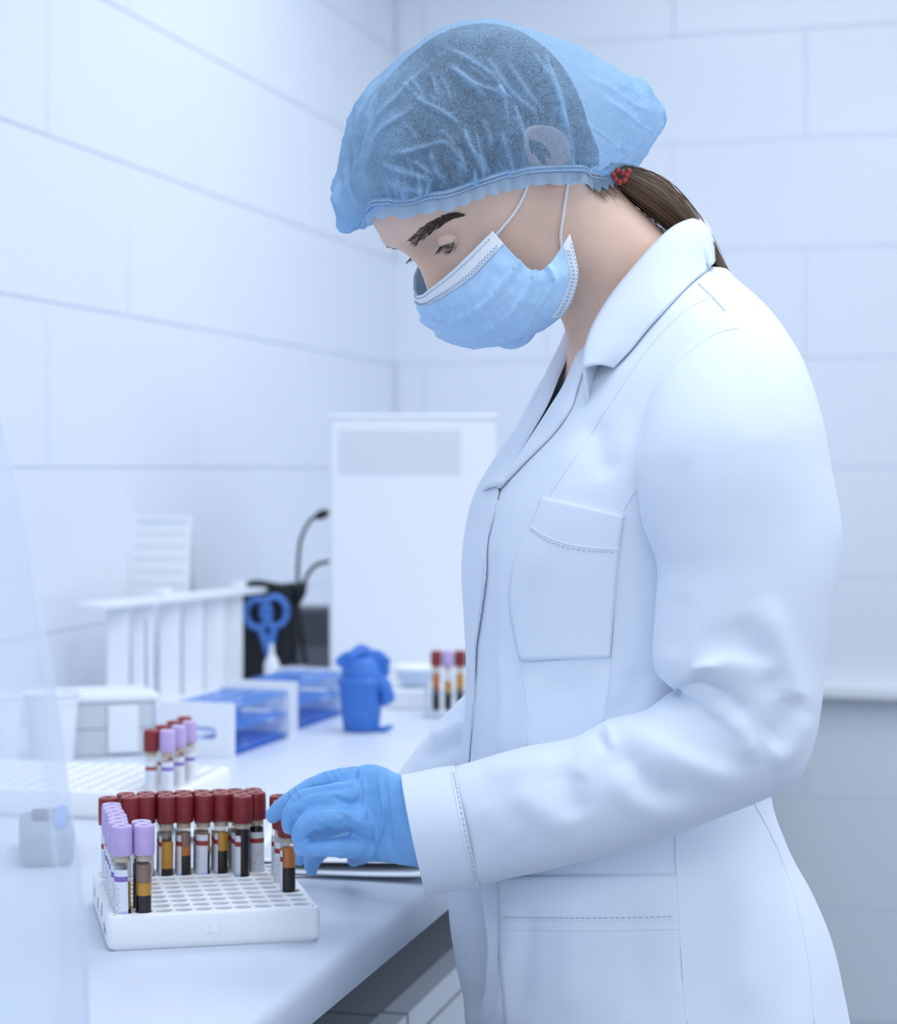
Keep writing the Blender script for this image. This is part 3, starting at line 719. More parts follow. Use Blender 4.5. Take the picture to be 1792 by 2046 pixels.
# tall white instrument housing
YB = 3.3; bl = W(658, CY, YB); Bw, Bd, Bh = .275, .26, .456
bc = np.array([bl[0]+Bw/2, YB+Bd/2, TOP])
ib = thing('instrument', tuple(bc), 'tall white instrument housing with a perforated vent near its top', 'instrument')
V, F = rbox(Bw, Bd, Bh, .008, .003); obj('housing', place(V, bc), F, M_white, ib, sharp=40)
V, F = rbox(Bw+.006, Bd+.004, .006, .006, .002); obj('top_panel', place(V, bc+[0, 0, Bh]), F, M_white, ib, sharp=40)
vp = MB(); s_ = FPX/YB
vx0, vx1 = (675-CX)/s_, (922-CX)/s_; vz0, vz1 = CAMZ-(950-CY)/s_, CAMZ-(858-CY)/s_
hb = MB(); nx, nz = 30, 11
for i in range(nx):
    for j in range(nz):
        x, z = vx0+(i+.5)*(vx1-vx0)/nx, vz0+(j+.5)*(vz1-vz0)/nz; th = np.linspace(0, 2*np.pi, 8, endpoint=False)
        R = [np.c_[x+r*np.cos(th), np.full(8, YB-y), z+r*np.sin(th)] for r, y in ((.0022, .0004), (.0022, .0012))]
        V, F = loft(R); hb.add(V, F)
vo = hb.obj('vent_holes', mat('grey_perforation', (.62, .66, .72), .7), ib, smooth=False); vo['label'] = 'grid of small grey round vent perforations'; vo['kind'] = 'stuff'

# cables behind the instrument
def cable(P, r, label, plug=None):
    p = [np.array(W(*q)) for q in P]; t = thing('power_cable', tuple(p[-1]), label, 'cable')
    obj('cord', *tube(p, r, 10, samples=40), M_black, t)
    if plug is not None:
        q = [np.array(W(*x)) for x in plug]; obj('plug', *capsule(q, [r*1.6, r*2.6, r*2.2], 10, 14), M_black, t)
cable([(655, 1024, 3.38), (648, 1026, 3.40), (622, 1038, 3.42), (602, 1075, 3.43), (596, 1120, 3.44), (595, 1180, 3.46), (600, 1260, 3.5), (612, 1335, 3.52)], .0032, 'upper black cable looping out from behind the white instrument', [(653, 1024, 3.39), (646, 1027, 3.40), (636, 1031, 3.41)])
cable([(655, 1122, 3.38), (648, 1124, 3.40), (630, 1130, 3.41), (614, 1150, 3.42), (604, 1180, 3.43)], .0034, 'lower black cable with a plug beside the white instrument', [(607, 1165, 3.425), (602, 1182, 3.43), (596, 1198, 3.432)])

# dark charger block with ribs
ap = W(625, 1345, 3.62); ap[2] = TOP
ad = thing('power_supply', tuple(ap), 'dark grey ribbed power supply left of the white instrument', 'power supply')
V, F = rbox(.105, .07, .125, .006, .003); obj('body', place(V, ap), F, M_dark, ad, sharp=40)
for k in range(9):
    V, F = box((ap[0]-.026+k*.0065, ap[1]-.036, TOP+.088), (.0035, .004, .062)); obj('rib', V, F, M_darker, ad, smooth=False)
V, F = capsule([(ap[0]-.040, ap[1]-.038, TOP+.10), (ap[0]-.041, ap[1]-.04, TOP+.05), (ap[0]-.03, ap[1]-.04, TOP+.01)], [.004, .004, .004], 8, 14); obj('lead', V, F, M_black, ad)

# black desk organiser with blue-handled scissors
op = W(535, 1372, 3.42); op[2] = TOP
og = thing('desk_organiser', tuple(op), 'black desk organiser behind the white tube stand', 'organiser')
MBo = MB()
for (x, y, w, d, h) in ((-.022, .03, .055, .05, .160), (.022, .035, .05, .05, .172)):
    R = []
    for z, ins in ((0, 0), (h, 0), (h, .003), (.006, .003)):
        R.append(np.c_[rrect(w-2*ins, d-2*ins, .012, 5), np.full(24, z)])
    V, F = loft(R, True, True, True); obj('compartment', place(V, op+[x, y, 0]), F, M_black, og, sharp=40)
V, F = tube([op+[-.045, .02, .168], op+[-.02, .015, .176], op+[.02, .015, .170], op+[.045, .02, .172]], .006, 8, samples=16); obj('rim', V, F, M_black, og)
sp_ = op+np.array([.0, -.004, 0])
sx = thing('scissors', tuple(sp_+[0, 0, .02]), 'scissors with blue ring handles standing in the black organiser', 'scissors')
Ys = 3.40
for (hx, hy, rx, ry, tail) in ((515, 1226, 24, 28, [(519, 1254), (533, 1290), (541, 1325)]), (549, 1222, 24, 29, [(549, 1250), (541, 1285), (537, 1325)])):
    th = np.linspace(0, 2*np.pi, 25); P = [W(hx+rx*math.cos(a), hy+ry*math.sin(a), Ys) for a in th]
    mb = MB(); mb.add(*tube(P, .0062, 10)); mb.add(*tube([W(x, y, Ys) for x, y in tail], [.006, .008, .006], 10, samples=14)); mb.obj('handle', M_blue, sx)
for x0, x1 in ((541, 536), (537, 543)):
    V, F = tube([W(x0, 1322, Ys), W((x0+x1)/2, 1345, Ys), W(x1, 1368, Ys)], [.004, .0035, .001], 6); obj('blade', V, F, M_steel, sx)
wm = W(530, 1205, 3.415)
mk_ = thing('marker_pen', tuple(W(532, 1340, 3.43)), 'white marker pen between the two scissor rings', 'pen')
obj('barrel', *tube([W(534, 1345, 3.43), W(531, 1250, 3.432), W(529, 1212, 3.433)], .0055, 10), M_white, mk_)
obj('pen_cap', *capsule([W(529, 1214, 3.433), W(529, 1205, 3.433), W(529, 1199, 3.433)], [.0062, .0062, .005], 10, 8), M_white, mk_)
# small white bottle in front of it and a folded tissue pack on the far blue rack side
bt = on_bench(543, 1388); bo = thing('bottle', tuple(bt), 'small white dropper bottle in front of the scissors', 'bottle')
V, F = lathe([(.008, 0), (.0125, .001), (.013, .006), (.013, .05), (.010, .058), (.006, .064), (.005, .068)], 20); obj('body', place(V, bt), F, M_white, bo)
V, F = lathe([(.0052, .060), (.0055, .062), (.003, .082), (.0012, .085)], 16); obj('nozzle', place(V, bt), F, M_white, bo)
cp = W(625, 1330, 3.34); cz = TOP
ct = thing('carton', (cp[0], 3.30, TOP), 'low white carton behind the farther blue rack', 'box')
V, F = rbox(.092, .07, .044, .003, .0015); obj('body', place(V, (cp[0]-.02, 3.25, TOP), -.12), F, M_white, ct, sharp=40)
fl = thing('folded_wipe', (cp[0]-.02, 3.25, TOP+.0445), 'folded pale wipe lying on the low white carton', 'wipe')
R = []
for k in range(13):
    x = -.034+k*.0057; hh = .010*math.sin(math.pi*k/12)**.6+.002*math.sin(k*1.9)
    R.append([(x, -.022, .0), (x, -.018, max(hh, .0015)), (x, .018, max(hh*.8, .0015)), (x, .022, 0)])
V, F = loft(R); obj('wipe', place(V, (cp[0]-.02, 3.25, TOP+.0445), -.12), F, M_clear, fl)

# white sedimentation stand with flat upright strips
e0, e1 = W(178, 1214, 2.97), W(506, 1178, 3.38); ez = (e0[2]+e1[2])/2
ev = e1-e0; ev[2] = 0; el = np.linalg.norm(ev); eu = ev/el; en = np.array([eu[1], -eu[0], 0]); er = math.atan2(eu[1], eu[0])
em = (e0+e1)/2; em[2] = TOP
es = thing('sedimentation_stand', tuple(em), 'white stand with a long top plate over flat upright strips', 'stand')
V, F = rbox(el, .05, .009, .003, .001); obj('top_plate', place(V, em+[0, 0, ez-TOP-.004], er), F, M_white, es, sharp=40)
V, F = rbox(el*.96, .06, .012, .003, .001); obj('base', place(V, em, er), F, M_white, es, sharp=40)
for px in (235, 285, 338, 385, 428, 465):
    t = (px-178)/(506-178); t = t*2.97/(2.97*t+3.38*(1-t)) if False else t
    # solve where along the plate this strip stands
    best = min(np.linspace(0, 1, 400), key=lambda q: abs(proj(e0+ev*q)[0]-px)); c = e0+ev*best; c[2] = TOP+.012
    V, F = rbox(.036, .006, ez-TOP-.016, .001, .0005); obj('strip', place(V, c-en*0.0, er-.5), F, M_white, es, sharp=40)
for q in (.42, .90):
    c = e0+ev*q; c[2] = ez+.005; V, F = rbox(.022, .018, .012, .002, .001); obj('clip', place(V, c, er), F, M_white, es, sharp=40)
# thin glass rod
gr = on_bench(293, 1492); rd = thing('glass_rod', tuple(gr), 'thin grey glass rod standing in front of the white stand', 'rod')
obj('rod', *tube([gr+[0, 0, .004], gr+[-.0006, .001, .09], gr+[-.0012, .002, .172]], .0022, 10), mat('grey_glass', (.42, .48, .56), .2), rd)
V, F = lathe([(.002, 0), (.014, 0), (.014, .004), (.004, .006), (.003, .010)], 20); obj('foot', place(V, gr), F, M_clear, rd, sharp=40)

# tent calendar
kp = W(325, CY, 3.32); kp[2] = TOP; kc = thing('desk_calendar', tuple(kp), 'white tent calendar with a faint printed grid behind the stand', 'calendar')
kw, kh = .100, .295; ka = math.radians(-8); tl = .045
def kpt(x, s, side): # s up the sheet
    y = (-tl*(1-s)) if side == 0 else tl*(1-s); c, s_2 = math.cos(ka), math.sin(ka)
    return kp+np.array([x*c-y*s_2, x*s_2+y*c, kh*s])
for side in (0, 1):
    V = [kpt(x, s, side)+np.array([0, d, 0]) for d in (0, .0012) for s in (0, 1) for x in (-kw/2, kw/2)]
    obj('card', V, [(0, 1, 3, 2), (4, 6, 7, 5), (0, 4, 5, 1), (2, 3, 7, 6), (0, 2, 6, 4), (1, 5, 7, 3)], M_paper, kc, smooth=False)
mb = MB()
for j in range(12):
    for i in range(7):
        x, s = -kw*.38+i*kw*.126, .9-.07*j; c = kpt(x, s, 0)+np.array([0, -.0010, 0]); mb.add(*box(c, (.0085, .0006, .006)))
kq = mb.obj('printed_grid', mat('faint_print', (.78, .82, .89), .8), kc, smooth=False); kq['label'] = 'faint grey grid of calendar dates'
V, F = box(kpt(0, .965, 0)+np.array([0, -.001, 0]), (kw*.86, .0006, .008), ka); obj('header_strip', V, F, mat('header_print', (.74, .80, .87), .8), kc, smooth=False)

# cups and a lidded box at the left
def cup(px, py, label, h=.088, rt=.036, rb_=.026):
    p = on_bench(px, py); c = thing('plastic_cup', tuple(p), label, 'cup', 'white disposable cups')
    prof = [(.002, .003), (rb_-.002, .003), (rb_, 0), (rb_+.0012, .002), (rt-.003, h*.86), (rt-.0015, h*.865), (rt-.0022, h*.93), (rt-.0005, h*.935), (rt, h-.002), (rt+.0022, h), (rt, h+.0012), (rt-.002, h-.001), (rb_, .006), (.002, .005)]
    V, F = lathe(prof, 36); obj('body', place(V, p), F, M_white, c, sharp=50)
cup(103, 1527, 'white disposable cup behind the plastic film, right of the pair', .091)
cup(-12, 1548, 'white disposable cup behind the plastic film at the left edge', .098)
lp = on_bench(232, 1512); lb_ = thing('storage_box', tuple(lp), 'grey white lidded storage box right of the disposable cup', 'box', rz=0)
V, F = rbox(.118, .10, .070, .006, .002); obj('body', place(V, lp+[-.022, .055, 0], .30), F, mat('pale_grey_plastic', (.62, .66, .70), .5), lb_, sharp=40)
V, F = rbox(.126, .108, .010, .006, .002); obj('lid', place(V, lp+[-.022, .055, .070], .30), F, M_white, lb_, sharp=40)
V, F = rbox(.120, .102, .003, .006, .001); obj('seam', place(V, lp+[-.022, .055, .034], .30), F, M_print, lb_, sharp=40)
V, F = rbox(.040, .004, .062, .001, .0005); obj('side_label', place(V, lp+[.008, .0095, .004], .30), F, M_white, lb_, sharp=40)

# dark handset and a sheet behind the rack's left corner
dp = on_bench(106, 1722); dh = thing('handset', tuple(dp), 'dark grey handset lying behind the left corner of the foam rack', 'device')
V, F = rbox(.05, .12, .034, .010, .006); obj('body', place(V, dp+[-.012, .03, 0], .2), F, M_dark, dh, sharp=50)
V, F = rbox(.036, .05, .004, .004, .001); obj('screen', place(V, dp+[-.012, .055, .0335], .2), F, M_black, dh, sharp=50)
V, F = capsule([dp+[.008, -.01, .036], dp+[.004, .02, .040], dp+[0, .05, .040]], [.006, .007, .006], 10, 14); obj('grip', V, F, M_blue, dh)

# milky plastic film bag standing at the left, close to the lens
bgp = np.array([-.372, 1.08, TOP]); bag = thing('plastic_bag', tuple(bgp), 'milky clear plastic bag standing blurred at the left edge', 'bag')
tabz = [(0, .196), (.05, .199), (.11, .198), (.17, .193), (.24, .184), (.31, .172), (.38, .158), (.44, .143), (.50, .122), (.55, .095), (.60, .06), (.64, .025)]
zz = np.linspace(0, .64, 70); rr = smoothtab(tabz, zz)[:, 0]; th = np.linspace(0, 2*np.pi, 120, endpoint=False); R = []
for z, r in zip(zz, rr):
    fold = .006*np.sin(th*9+z*7)+.004*np.sin(th*17-z*11+1)+.003*np.sin(th*5+z*23)
    q = r*(1+fold*3.0*min(1, z*3+.3)); R.append(np.c_[q*np.cos(th), q*np.sin(th)*.8, np.full(120, z)])
V, F = loft(R, True, True, True); obj('film', place(V, bgp), F, M_bag, bag)
V, F = tube([bgp+[0, 0, .62], bgp+[.006, 0, .66], bgp+[-.004, .004, .70]], [.022, .012, .03], 14, samples=14); obj('tied_neck', V, F, M_bag, bag)
V, F = lathe([(.002, .002), (.12, .002), (.13, .02), (.125, .075), (.09, .10), (.03, .11), (.002, .112)], 32); N = vnormals(V, F); V = V+N*(fnoise(V, 16, 4)*.02)[:, None]; V[:, 2] = np.maximum(V[:, 2], .002)
cn = obj('crumpled_contents', place(V, bgp+[-.02, 0, 0]), F, mat('pale_blue_wrap', (.74, .82, .94), .6, noise=(12, .85, 1.1)), bag); cn['label'] = 'pale blue crumpled waste inside the bag'
# ------------------------------------------------------------------ the person: body, head, face
PSI, PIT = math.radians(20), math.radians(45)
f0 = np.array([-math.cos(PSI), -math.sin(PSI), 0]); HL = np.array([math.sin(PSI), -math.cos(PSI), 0]); ZZ = np.array([0, 0, 1.0])
HF = math.cos(PIT)*f0-math.sin(PIT)*ZZ; HU = math.sin(PIT)*f0+math.cos(PIT)*ZZ
HS = 0.97                                     # head scale
EYE_L = np.array([.0662, .0315, .0115])       # near eye centre, head frame (forward, left, up)
eye_w = W(903, 468, 1.530)
HO = eye_w-HS*(HF*EYE_L[0]+HL*EYE_L[1]+HU*EYE_L[2])
def head(p):
    p = np.asarray(p, float)*HS; return HO+p[..., 0:1]*HF+p[..., 1:2]*HL+p[..., 2:3]*HU
def head_inv(v):
    d = (np.asarray(v, float)-HO)/HS; return np.stack([d@HF, d@HL, d@HU], -1)
def mirror_head(v):
    q = head_inv(v); q[..., 1] *= -1; return head(q)
ht = [ # up, front, back, half width
 (.124, .012, -.030, .012), (.121, .030, -.048, .030), (.113, .050, -.066, .047), (.100, .068, -.082, .060), (.083, .082, -.093, .0675), (.065, .0905, -.0985, .0715), (.048, .0950, -.1000, .0735),
 (.034, .0960, -.0985, .0735), (.022, .0925, -.0955, .0725), (.010, .0875, -.091, .0710), (0, .0850, -.086, .0690), (-.015, .0845, -.080, .0665), (-.030, .0865, -.075, .0640), (-.045, .0895, -.066, .0610),
 (-.058, .0915, -.050, .0575), (-.069, .0890, -.034, .0530), (-.080, .0875, -.012, .0470), (-.090, .0840, .012, .0390), (-.097, .0760, .030, .0280), (-.100, .0660, .045, .0140)]
uu = np.linspace(.124, -.100, 190); T = smoothtab(sorted(ht), uu); nth = 200
th = np.linspace(0, 2*np.pi, nth, endpoint=False); Hh = np.zeros((len(uu), nth, 3))
for i, (u, (ff, fb, hw)) in enumerate(zip(uu, T)):
    fc = (ff+fb)/2*.35+.004; c, s = np.cos(th), np.sin(th)
    n = 2.25; k = (np.abs(c)**n+np.abs(s)**n)**(-1/n)
    f = np.where(c > 0, fc+(ff-fc)*c*k, fc+(fc-fb)*c*k); l = hw*s*k
    if u < -.03:                              # jaw narrows to the chin in front
        t = min(1, (-u-.03)/.06); l = l*(1-.30*t*np.clip((f-.03)/.06, 0, 1)**1.3)
    # nose, brow, sockets, cheekbones
    front = np.clip((c-.05)/.3, 0, 1)
    nh = np.interp(-u, [-.034, -.026, -.016, -.004, .010, .024, .033, .040, .046], [0, .0018, .0045, .0100, .0170, .0245, .0275, .017, 0])
    nw = np.interp(-u, [-.034, -.01, .02, .035, .046], [.0085, .0078, .0105, .0125, .0140])
    f = f+front*nh*np.exp(-(np.abs(l)/nw)**2.2)
    for sg in (1, -1):
        L = l*sg
        f = f-front*.0080*np.exp(-((L-.031)/.0165)**2-((u-.013)/.0125)**2)          # socket
        f = f-front*.0035*np.exp(-((L-.014)/.007)**2-((u-.010)/.012)**2)            # inner corner
        f = f+front*.0032*np.exp(-((L-.029)/.020)**2-((u-.0335)/.0065)**2)          # brow
        f = f+front*.0030*np.exp(-((L-.040)/.016)**2-((u+.018)/.014)**2)            # cheek
    Hh[i] = np.c_[f, l, np.full(nth, u)]
    side = np.abs(np.sin(th))
    Hh[i][:, 1] += np.sign(l)*(.0016*np.exp(-((u+.002)/.010)**2)*np.exp(-((f-.045)/.02)**2)-.002*np.exp(-((u-.03)/.02)**2)*np.exp(-((f-.055)/.018)**2))
hv, hf_ = loft(Hh); head_parts = [(head(hv), hf_)]
# neck, leaning forward
neck = [((1070, 540), (1185, 322), 1.575, .050), ((1098, 592), (1248, 392), 1.578, .052), ((1118, 630), (1310, 452), 1.585, .054), ((1132, 672), (1358, 505), 1.593, .057), ((1130, 730), (1395, 560), 1.60, .062), ((1115, 820), (1420, 640), 1.605, .075), ((1110, 900), (1440, 720), 1.605, .085)]
def pair_loft(rows, nr, n=48, e=2.0, ph=0.0):
    """rings spanned between two image outlines: (front px), (back px), depth, half depth"""
    D = spl([[*a, *b, y, r] for a, b, y, r in rows], nr); th = np.linspace(0, 2*np.pi, n, endpoint=False); R = []
    for ax, ay, bx, by, y, r in D:
        A, Bq = W(ax, ay, y), W(bx, by, y); c = (A+Bq)/2; h = (A-Bq)/2; co, si = np.cos(th), np.sin(th)
        k = (np.abs(co)**e+np.abs(si)**e)**(-1/e)
        R.append(c+(co*k)[:, None]*h+(si*k)[:, None]*np.array([0, -r, 0]))
    return np.array(R)
NR = pair_loft(neck, 40); head_parts.append(loft(NR))
# ears
def ear(side):
    na, nr_ = 48, 14; V = []; a = np.linspace(0, 2*np.pi, na, endpoint=False)
    for k in range(nr_):
        r = k/(nr_-1)
        rx = .0175*(1+.18*np.cos(a-1.0)); rz = .0315
        x = -rx*np.cos(a)*r; z = rz*np.sin(a)*r*(1-.12*np.cos(a)); lobe = np.clip(-np.sin(a), 0, 1)
        x = x*(1-.35*lobe*r)
        hgt = .0105+.0085*np.exp(-((r-.90)/.10)**2)*(1-.45*lobe)-.007*np.exp(-((r-.25)/.30)**2)+.0045*np.exp(-((r-.58)/.09)**2)*np.clip(np.cos(a+2.6), 0, 1)
        V.append(np.c_[x, hgt-(.006 if r > .98 else 0), z])
    V = np.array(V); back = V[-1].copy(); back[:, 1] -= .010; back[:, [0, 2]] *= .80; b2 = V[-1]*.5; b2[:, 1] = -.004
    R = list(V)+[back, b2]; P, F = loft(R, True, False, True)
    # frame: tilt back, splay outwards
    P = P*.88; t = math.radians(14); sp = math.radians(22)
    fx = P[:, 0]*math.cos(t)-P[:, 2]*math.sin(t)*.6; uz = P[:, 2]*math.cos(t)+P[:, 0]*math.sin(t)*.6
    out = P[:, 1]+np.clip(-fx, -.02, .03)*math.tan(sp)
    q = np.c_[fx-.018, side*(out+.0705), uz+.009]
    return head(q), F
def soft_union(parts, size, it):
    V, F = voxel_union(parts, size); return V, F
sv, sf = voxel_union(head_parts, .0021)
q = head_inv(sv)
wj = np.clip((-.005-q[:, 2])/.03, 0, 1)*np.clip((.055-q[:, 0])/.03, 0, 1)         # soften where jaw meets neck
sv = laplace(sv, sf, 3, lam=.5); sv = laplace(sv, sf, 30, wj, .5)
BH = bvh(sv, sf)
body = MB(); body.add(sv, sf)
EARC = []
for s in (1, -1):
    E_ = ear(s); body.add(*E_); c_ = head_inv(E_[0]).mean(0); EARC.append((c_[0], s*.0715, c_[2]))
# eyelids: shells around each eyeball
def eyelids(side):
    C = EYE_L*[1, side, 1]; out = []
    az = np.radians(np.linspace(-112, 112, 44)); ta = np.clip(np.abs(np.degrees(az))/50.0, 0, 1)
    eu = -15+13*(1-ta**2)**.75; el_ = -15.2-18*(1-ta**2)                            # edges of the opening, degrees (looking down)
    for rows in ([eu+(68-eu)*t for t in np.linspace(0, 1, 14)], [el_+(-80-el_)*t for t in np.linspace(0, 1, 12)]):
        G = []
        for k, e in enumerate(rows):
            er = np.radians(e); rad = (.0132+.0006*math.exp(-k/1.6)-.0030*(k/len(rows))**2)*(1-.30*np.abs(np.degrees(az)/112)**3)
            f = rad*np.cos(er)*np.cos(az); l = rad*np.cos(er)*np.sin(az); u = rad*np.sin(er)
            G.append(np.c_[f*1.0, l*side, u])
        er = np.radians(rows[0]); rad = .0121
        G.insert(0, np.c_[rad*np.cos(er)*np.cos(az), rad*np.cos(er)*np.sin(az)*side, rad*np.sin(er)])
        G = np.array(G)+C; out.append((head(G.reshape(-1, 3)), grid_faces(len(G), 44)))
    up = np.c_[.0137*np.cos(np.radians(eu))*np.cos(az), .0137*np.cos(np.radians(eu))*np.sin(az)*side, .0137*np.sin(np.radians(eu))]+C
    lo = np.c_[.0136*np.cos(np.radians(el_))*np.cos(az), .0136*np.cos(np.radians(el_))*np.sin(az)*side, .0136*np.sin(np.radians(el_))]+C
    return out, up, lo
lids = {}
for s in (1, -1):
    o_, up, lo = eyelids(s); lids[s] = (up, lo)
    for V, F in o_: body.add(V, F)
# torso, arms and legs (mostly clothed) as one coarser continuous surface that meets the neck under the collar
MIDY = 1.61
def limb(P, r): return capsule([W(*p) if len(p) == 3 and p[0] > 5 else np.array(p[1:]) if p[0] == 0 else np.array(p) for p in P], r, 14, 40)
tb = []
R = []; th = np.linspace(0, 2*np.pi, 40, endpoint=False)
for x, z, a, b in ((.225, 1.40, .05, .07), (.215, 1.35, .070, .095), (.20, 1.28, .090, .13), (.185, 1.20, .10, .142), (.175, 1.10, .095, .130), (.172, 1.02, .085, .118), (.180, .95, .095, .13), (.19, .88, .105, .15), (.195, .80, .10, .15), (.195, .74, .07, .10)):
    R.append(np.c_[x+a*np.cos(th), MIDY+b*np.sin(th), np.full(40, z)])
tb.append(loft(R))
tb.append(capsule([(.23, 1.53, 1.31), W(1470, 900, 1.45), W(1490, 1100, 1.43), W(1500, 1400, 1.425), W(1380, 1540, 1.43), W(1150, 1610, 1.46), W(960, 1645, 1.49), W(900, 1645, 1.495)], [.05, .048, .044, .040, .038, .032, .024, .016], 16, 70))
tb.append(capsule([(.22, 1.73, 1.345), (.235, 1.80, 1.22), (.20, 1.815, 1.10), (.10, 1.79, 1.03), W(900, 1570, 1.757), W(850, 1600, 1.75)], [.05, .045, .038, .032, .022, .014], 16, 60))
for s in (-1, 1): tb.append(capsule([(.195, MIDY+s*.085, .82), (.20, MIDY+s*.09, .48), (.215, MIDY+s*.09, .10)], [.082, .056, .038], 16, 30))
for s in (-1, 1): tb.append(capsule([(.225, MIDY+s*.09, .055), (.17, MIDY+s*.095, .045), (.06, MIDY+s*.10, .035)], [.035, .034, .028], 14, 20))
bv, bf = voxel_union(tb, .011); bv = laplace(bv, bf, 3); body.add(bv, bf)
person = body.obj('person', M_skin)
tag(person, 'person in a white lab coat, blue cap and mask leaning over tubes', 'person')
OFF[person.name] = np.zeros(3)
# eyes
for s in (1, -1):
    C = EYE_L*[1, s, 1]; V, F = lathe([(.0121*math.cos(a), .0121*math.sin(a)) for a in np.radians(np.linspace(-88, 88, 24))], 28)
    eb = obj('eyeball', head(V+C), F, M_eye, person)
    ga = math.radians(-17); d = np.array([math.cos(ga), -.05*s, math.sin(ga)]); d /= np.linalg.norm(d); e1 = np.cross(d, [0, 1, 0]); e1 /= np.linalg.norm(e1); e2 = np.cross(d, e1)
    R = []
    for a in np.radians([30, 24, 16, 8]):
        t2 = np.linspace(0, 2*np.pi, 24, endpoint=False); R.append(C+.0124*(math.cos(a)*d+math.sin(a)*(np.cos(t2)[:, None]*e1+np.sin(t2)[:, None]*e2)))
    V, F = loft(R, True, False, True); obj('iris', head(V), F, M_iris, eb)
# eyelashes
rl = random.Random(5)
for s in (1, -1):
    up, lo = lids[s]; mb = MB(); C = EYE_L*[1, s, 1]
    for line, n, L0, bend in ((up, 34, .0080, -1), (lo, 20, .0038, -.4)):
        for k in range(n):
            t = .25+.50*k/(n-1); i = t*(len(line)-1); p = line[int(i)]*(1-(i % 1))+line[min(int(i)+1, len(line)-1)]*(i % 1)
            d = (p-C); d /= np.linalg.norm(d); d = d+np.array([.35, s*.35*(t-.35), bend*.42]); d /= np.linalg.norm(d); L = L0*(.75+.5*rl.random())*(.55+.9*t)
            q1 = p+d*L*.5; q2 = p+d*L*.9+np.array([.2, s*.2*(t-.3), .35 if bend == -1 else -.1])*L*.35
            mb.add(*tube(head(np.array([p, q1, q2])), [.00022, .00017, .00005], 4))
    lo_ = mb.obj('eyelashes', M_hairbrow, person); lo_['kind'] = 'stuff'
# eyebrows, drawn as short hairs on the brow
mid = spl([(818, 490), (845, 466), (872, 447), (898, 433), (914, 430)], 60); wid = np.interp(np.linspace(0, 1, 60), [0, .15, .5, .85, 1], [10, 13, 11, 6, 2]); mbn = MB(); mbf = MB()
for k in range(330):
    t = rl.random()**.9; i = min(int(t*59), 58); tan = mid[i+1]-mid[i]; tan /= np.linalg.norm(tan); nr_ = np.array([-tan[1], tan[0]]); o_ = rl.uniform(-1, 1)
    p0 = mid[i]+nr_*wid[i]*o_; p1 = p0+tan*rl.uniform(12, 20)-nr_*o_*wid[i]*.5*(1)-nr_*2*(1-t); a, na = ray(BH, *p0); b, nb = ray(BH, *((p0+p1)/2)); c, ncn = ray(BH, *p1)
    if a is None or b is None or c is None: continue
    P = np.array([a-na*.0003, b+nb*.0009, c+ncn*.0006]); V, F = tube(P, [.00028, .00022, .00006], 4); mbn.add(V, F); mbf.add(mirror_head(V), F)
for m_ in (mbn, mbf):
    e_ = m_.obj('eyebrow', M_hairbrow, person); e_['kind'] = 'stuff'
# hair: scalp, nape and pony tail
def hairline(f): return np.interp(f, [-.10, -.08, -.03, -.005, .02, .05, .085, .1], [-.052, -.048, -.030, .012, .022, .034, .062, .07])
keepr = []; hl = hv[:-2]; mu = np.array([[u > hairline(f) for f, l, u in row] for row in Hh])
hn = vnormals(hv, hf_)[:len(uu)*nth].reshape(len(uu), nth, 3)
off = .0062*np.clip((Hh[..., 2]-hairline(Hh[..., 0]))/.02, .1, 1); HV = Hh+hn*off[..., None]*np.sign((hn*(Hh-np.array([0, 0, .03]))).sum(-1).mean())
F = []
for i in range(len(uu)-1):
    for j in range(nth):
        d = (j+1) % nth
        if mu[i, j] and mu[i, d] and mu[i+1, j] and mu[i+1, d]: F.append((i*nth+j, i*nth+d, (i+1)*nth+d, (i+1)*nth+j))
top_c = len(uu)*nth; VV = np.vstack([HV.reshape(-1, 3), HV[0].mean(0)[None]]); F += [(top_c, (j+1) % nth, j) for j in range(nth)]
uvh = np.vstack([np.stack(np.meshgrid(np.linspace(0, 6, nth), np.linspace(0, 1, len(uu))), -1).reshape(-1, 2), [[0, 0]]])
used = sorted({i for f in F for i in f}); rm = {a: b for b, a in enumerate(used)}
hair = obj('hair', head(VV[used]), [tuple(rm[i] for i in f) for f in F], M_scalp, person, uv=uvh[used])
tailp = [((1200, 345), (1222, 330), 1.575, .018), ((1222, 372), (1262, 338), 1.572, .022), ((1285, 418), (1318, 362), 1.575, .026), ((1330, 455), (1362, 402), 1.585, .026), ((1385, 510), (1408, 462), 1.60, .024), ((1425, 560), (1440, 522), 1.61, .020), ((1462, 592), (1470, 568), 1.615, .013), ((1488, 612), (1490, 606), 1.618, .004)]
R = pair_loft(tailp, 60, 40); R += (np.sin(np.linspace(0, 2*np.pi, 40, endpoint=False)*7)[None, :, None]*.0012)*np.array([0, 0, 1])
V, F = loft(R); uvt = [(j/40*2, i/60*1.2) for i in range(60) for j in range(40)]+[(0, 0), (0, 1)]
pony = obj('ponytail', V, F, M_hair, person, uv=uvt)
mb = MB()
for k in range(150):
    a = rl.uniform(0, 6.28); i0 = rl.randint(0, 20); i1 = min(59, i0+rl.randint(18, 38)); P = []
    j = int(a/6.283*40) % 40; w_ = rl.uniform(.0003, .0045)
    for i in np.linspace(i0, i1, 6).astype(int):
        n = R[i][j]-R[i].mean(0); n /= np.linalg.norm(n)+1e-9; P.append(R[i][j]+n*w_*(math.sin((i-i0)/(i1-i0)*3.1)**.7 if rl.random() < .97 else 1))
    mb.add(*tube(P, [.00022]*5+[.00006], 4, samples=10))
s_ = mb.obj('loose_strands', M_strand, pony); s_['kind'] = 'stuff'
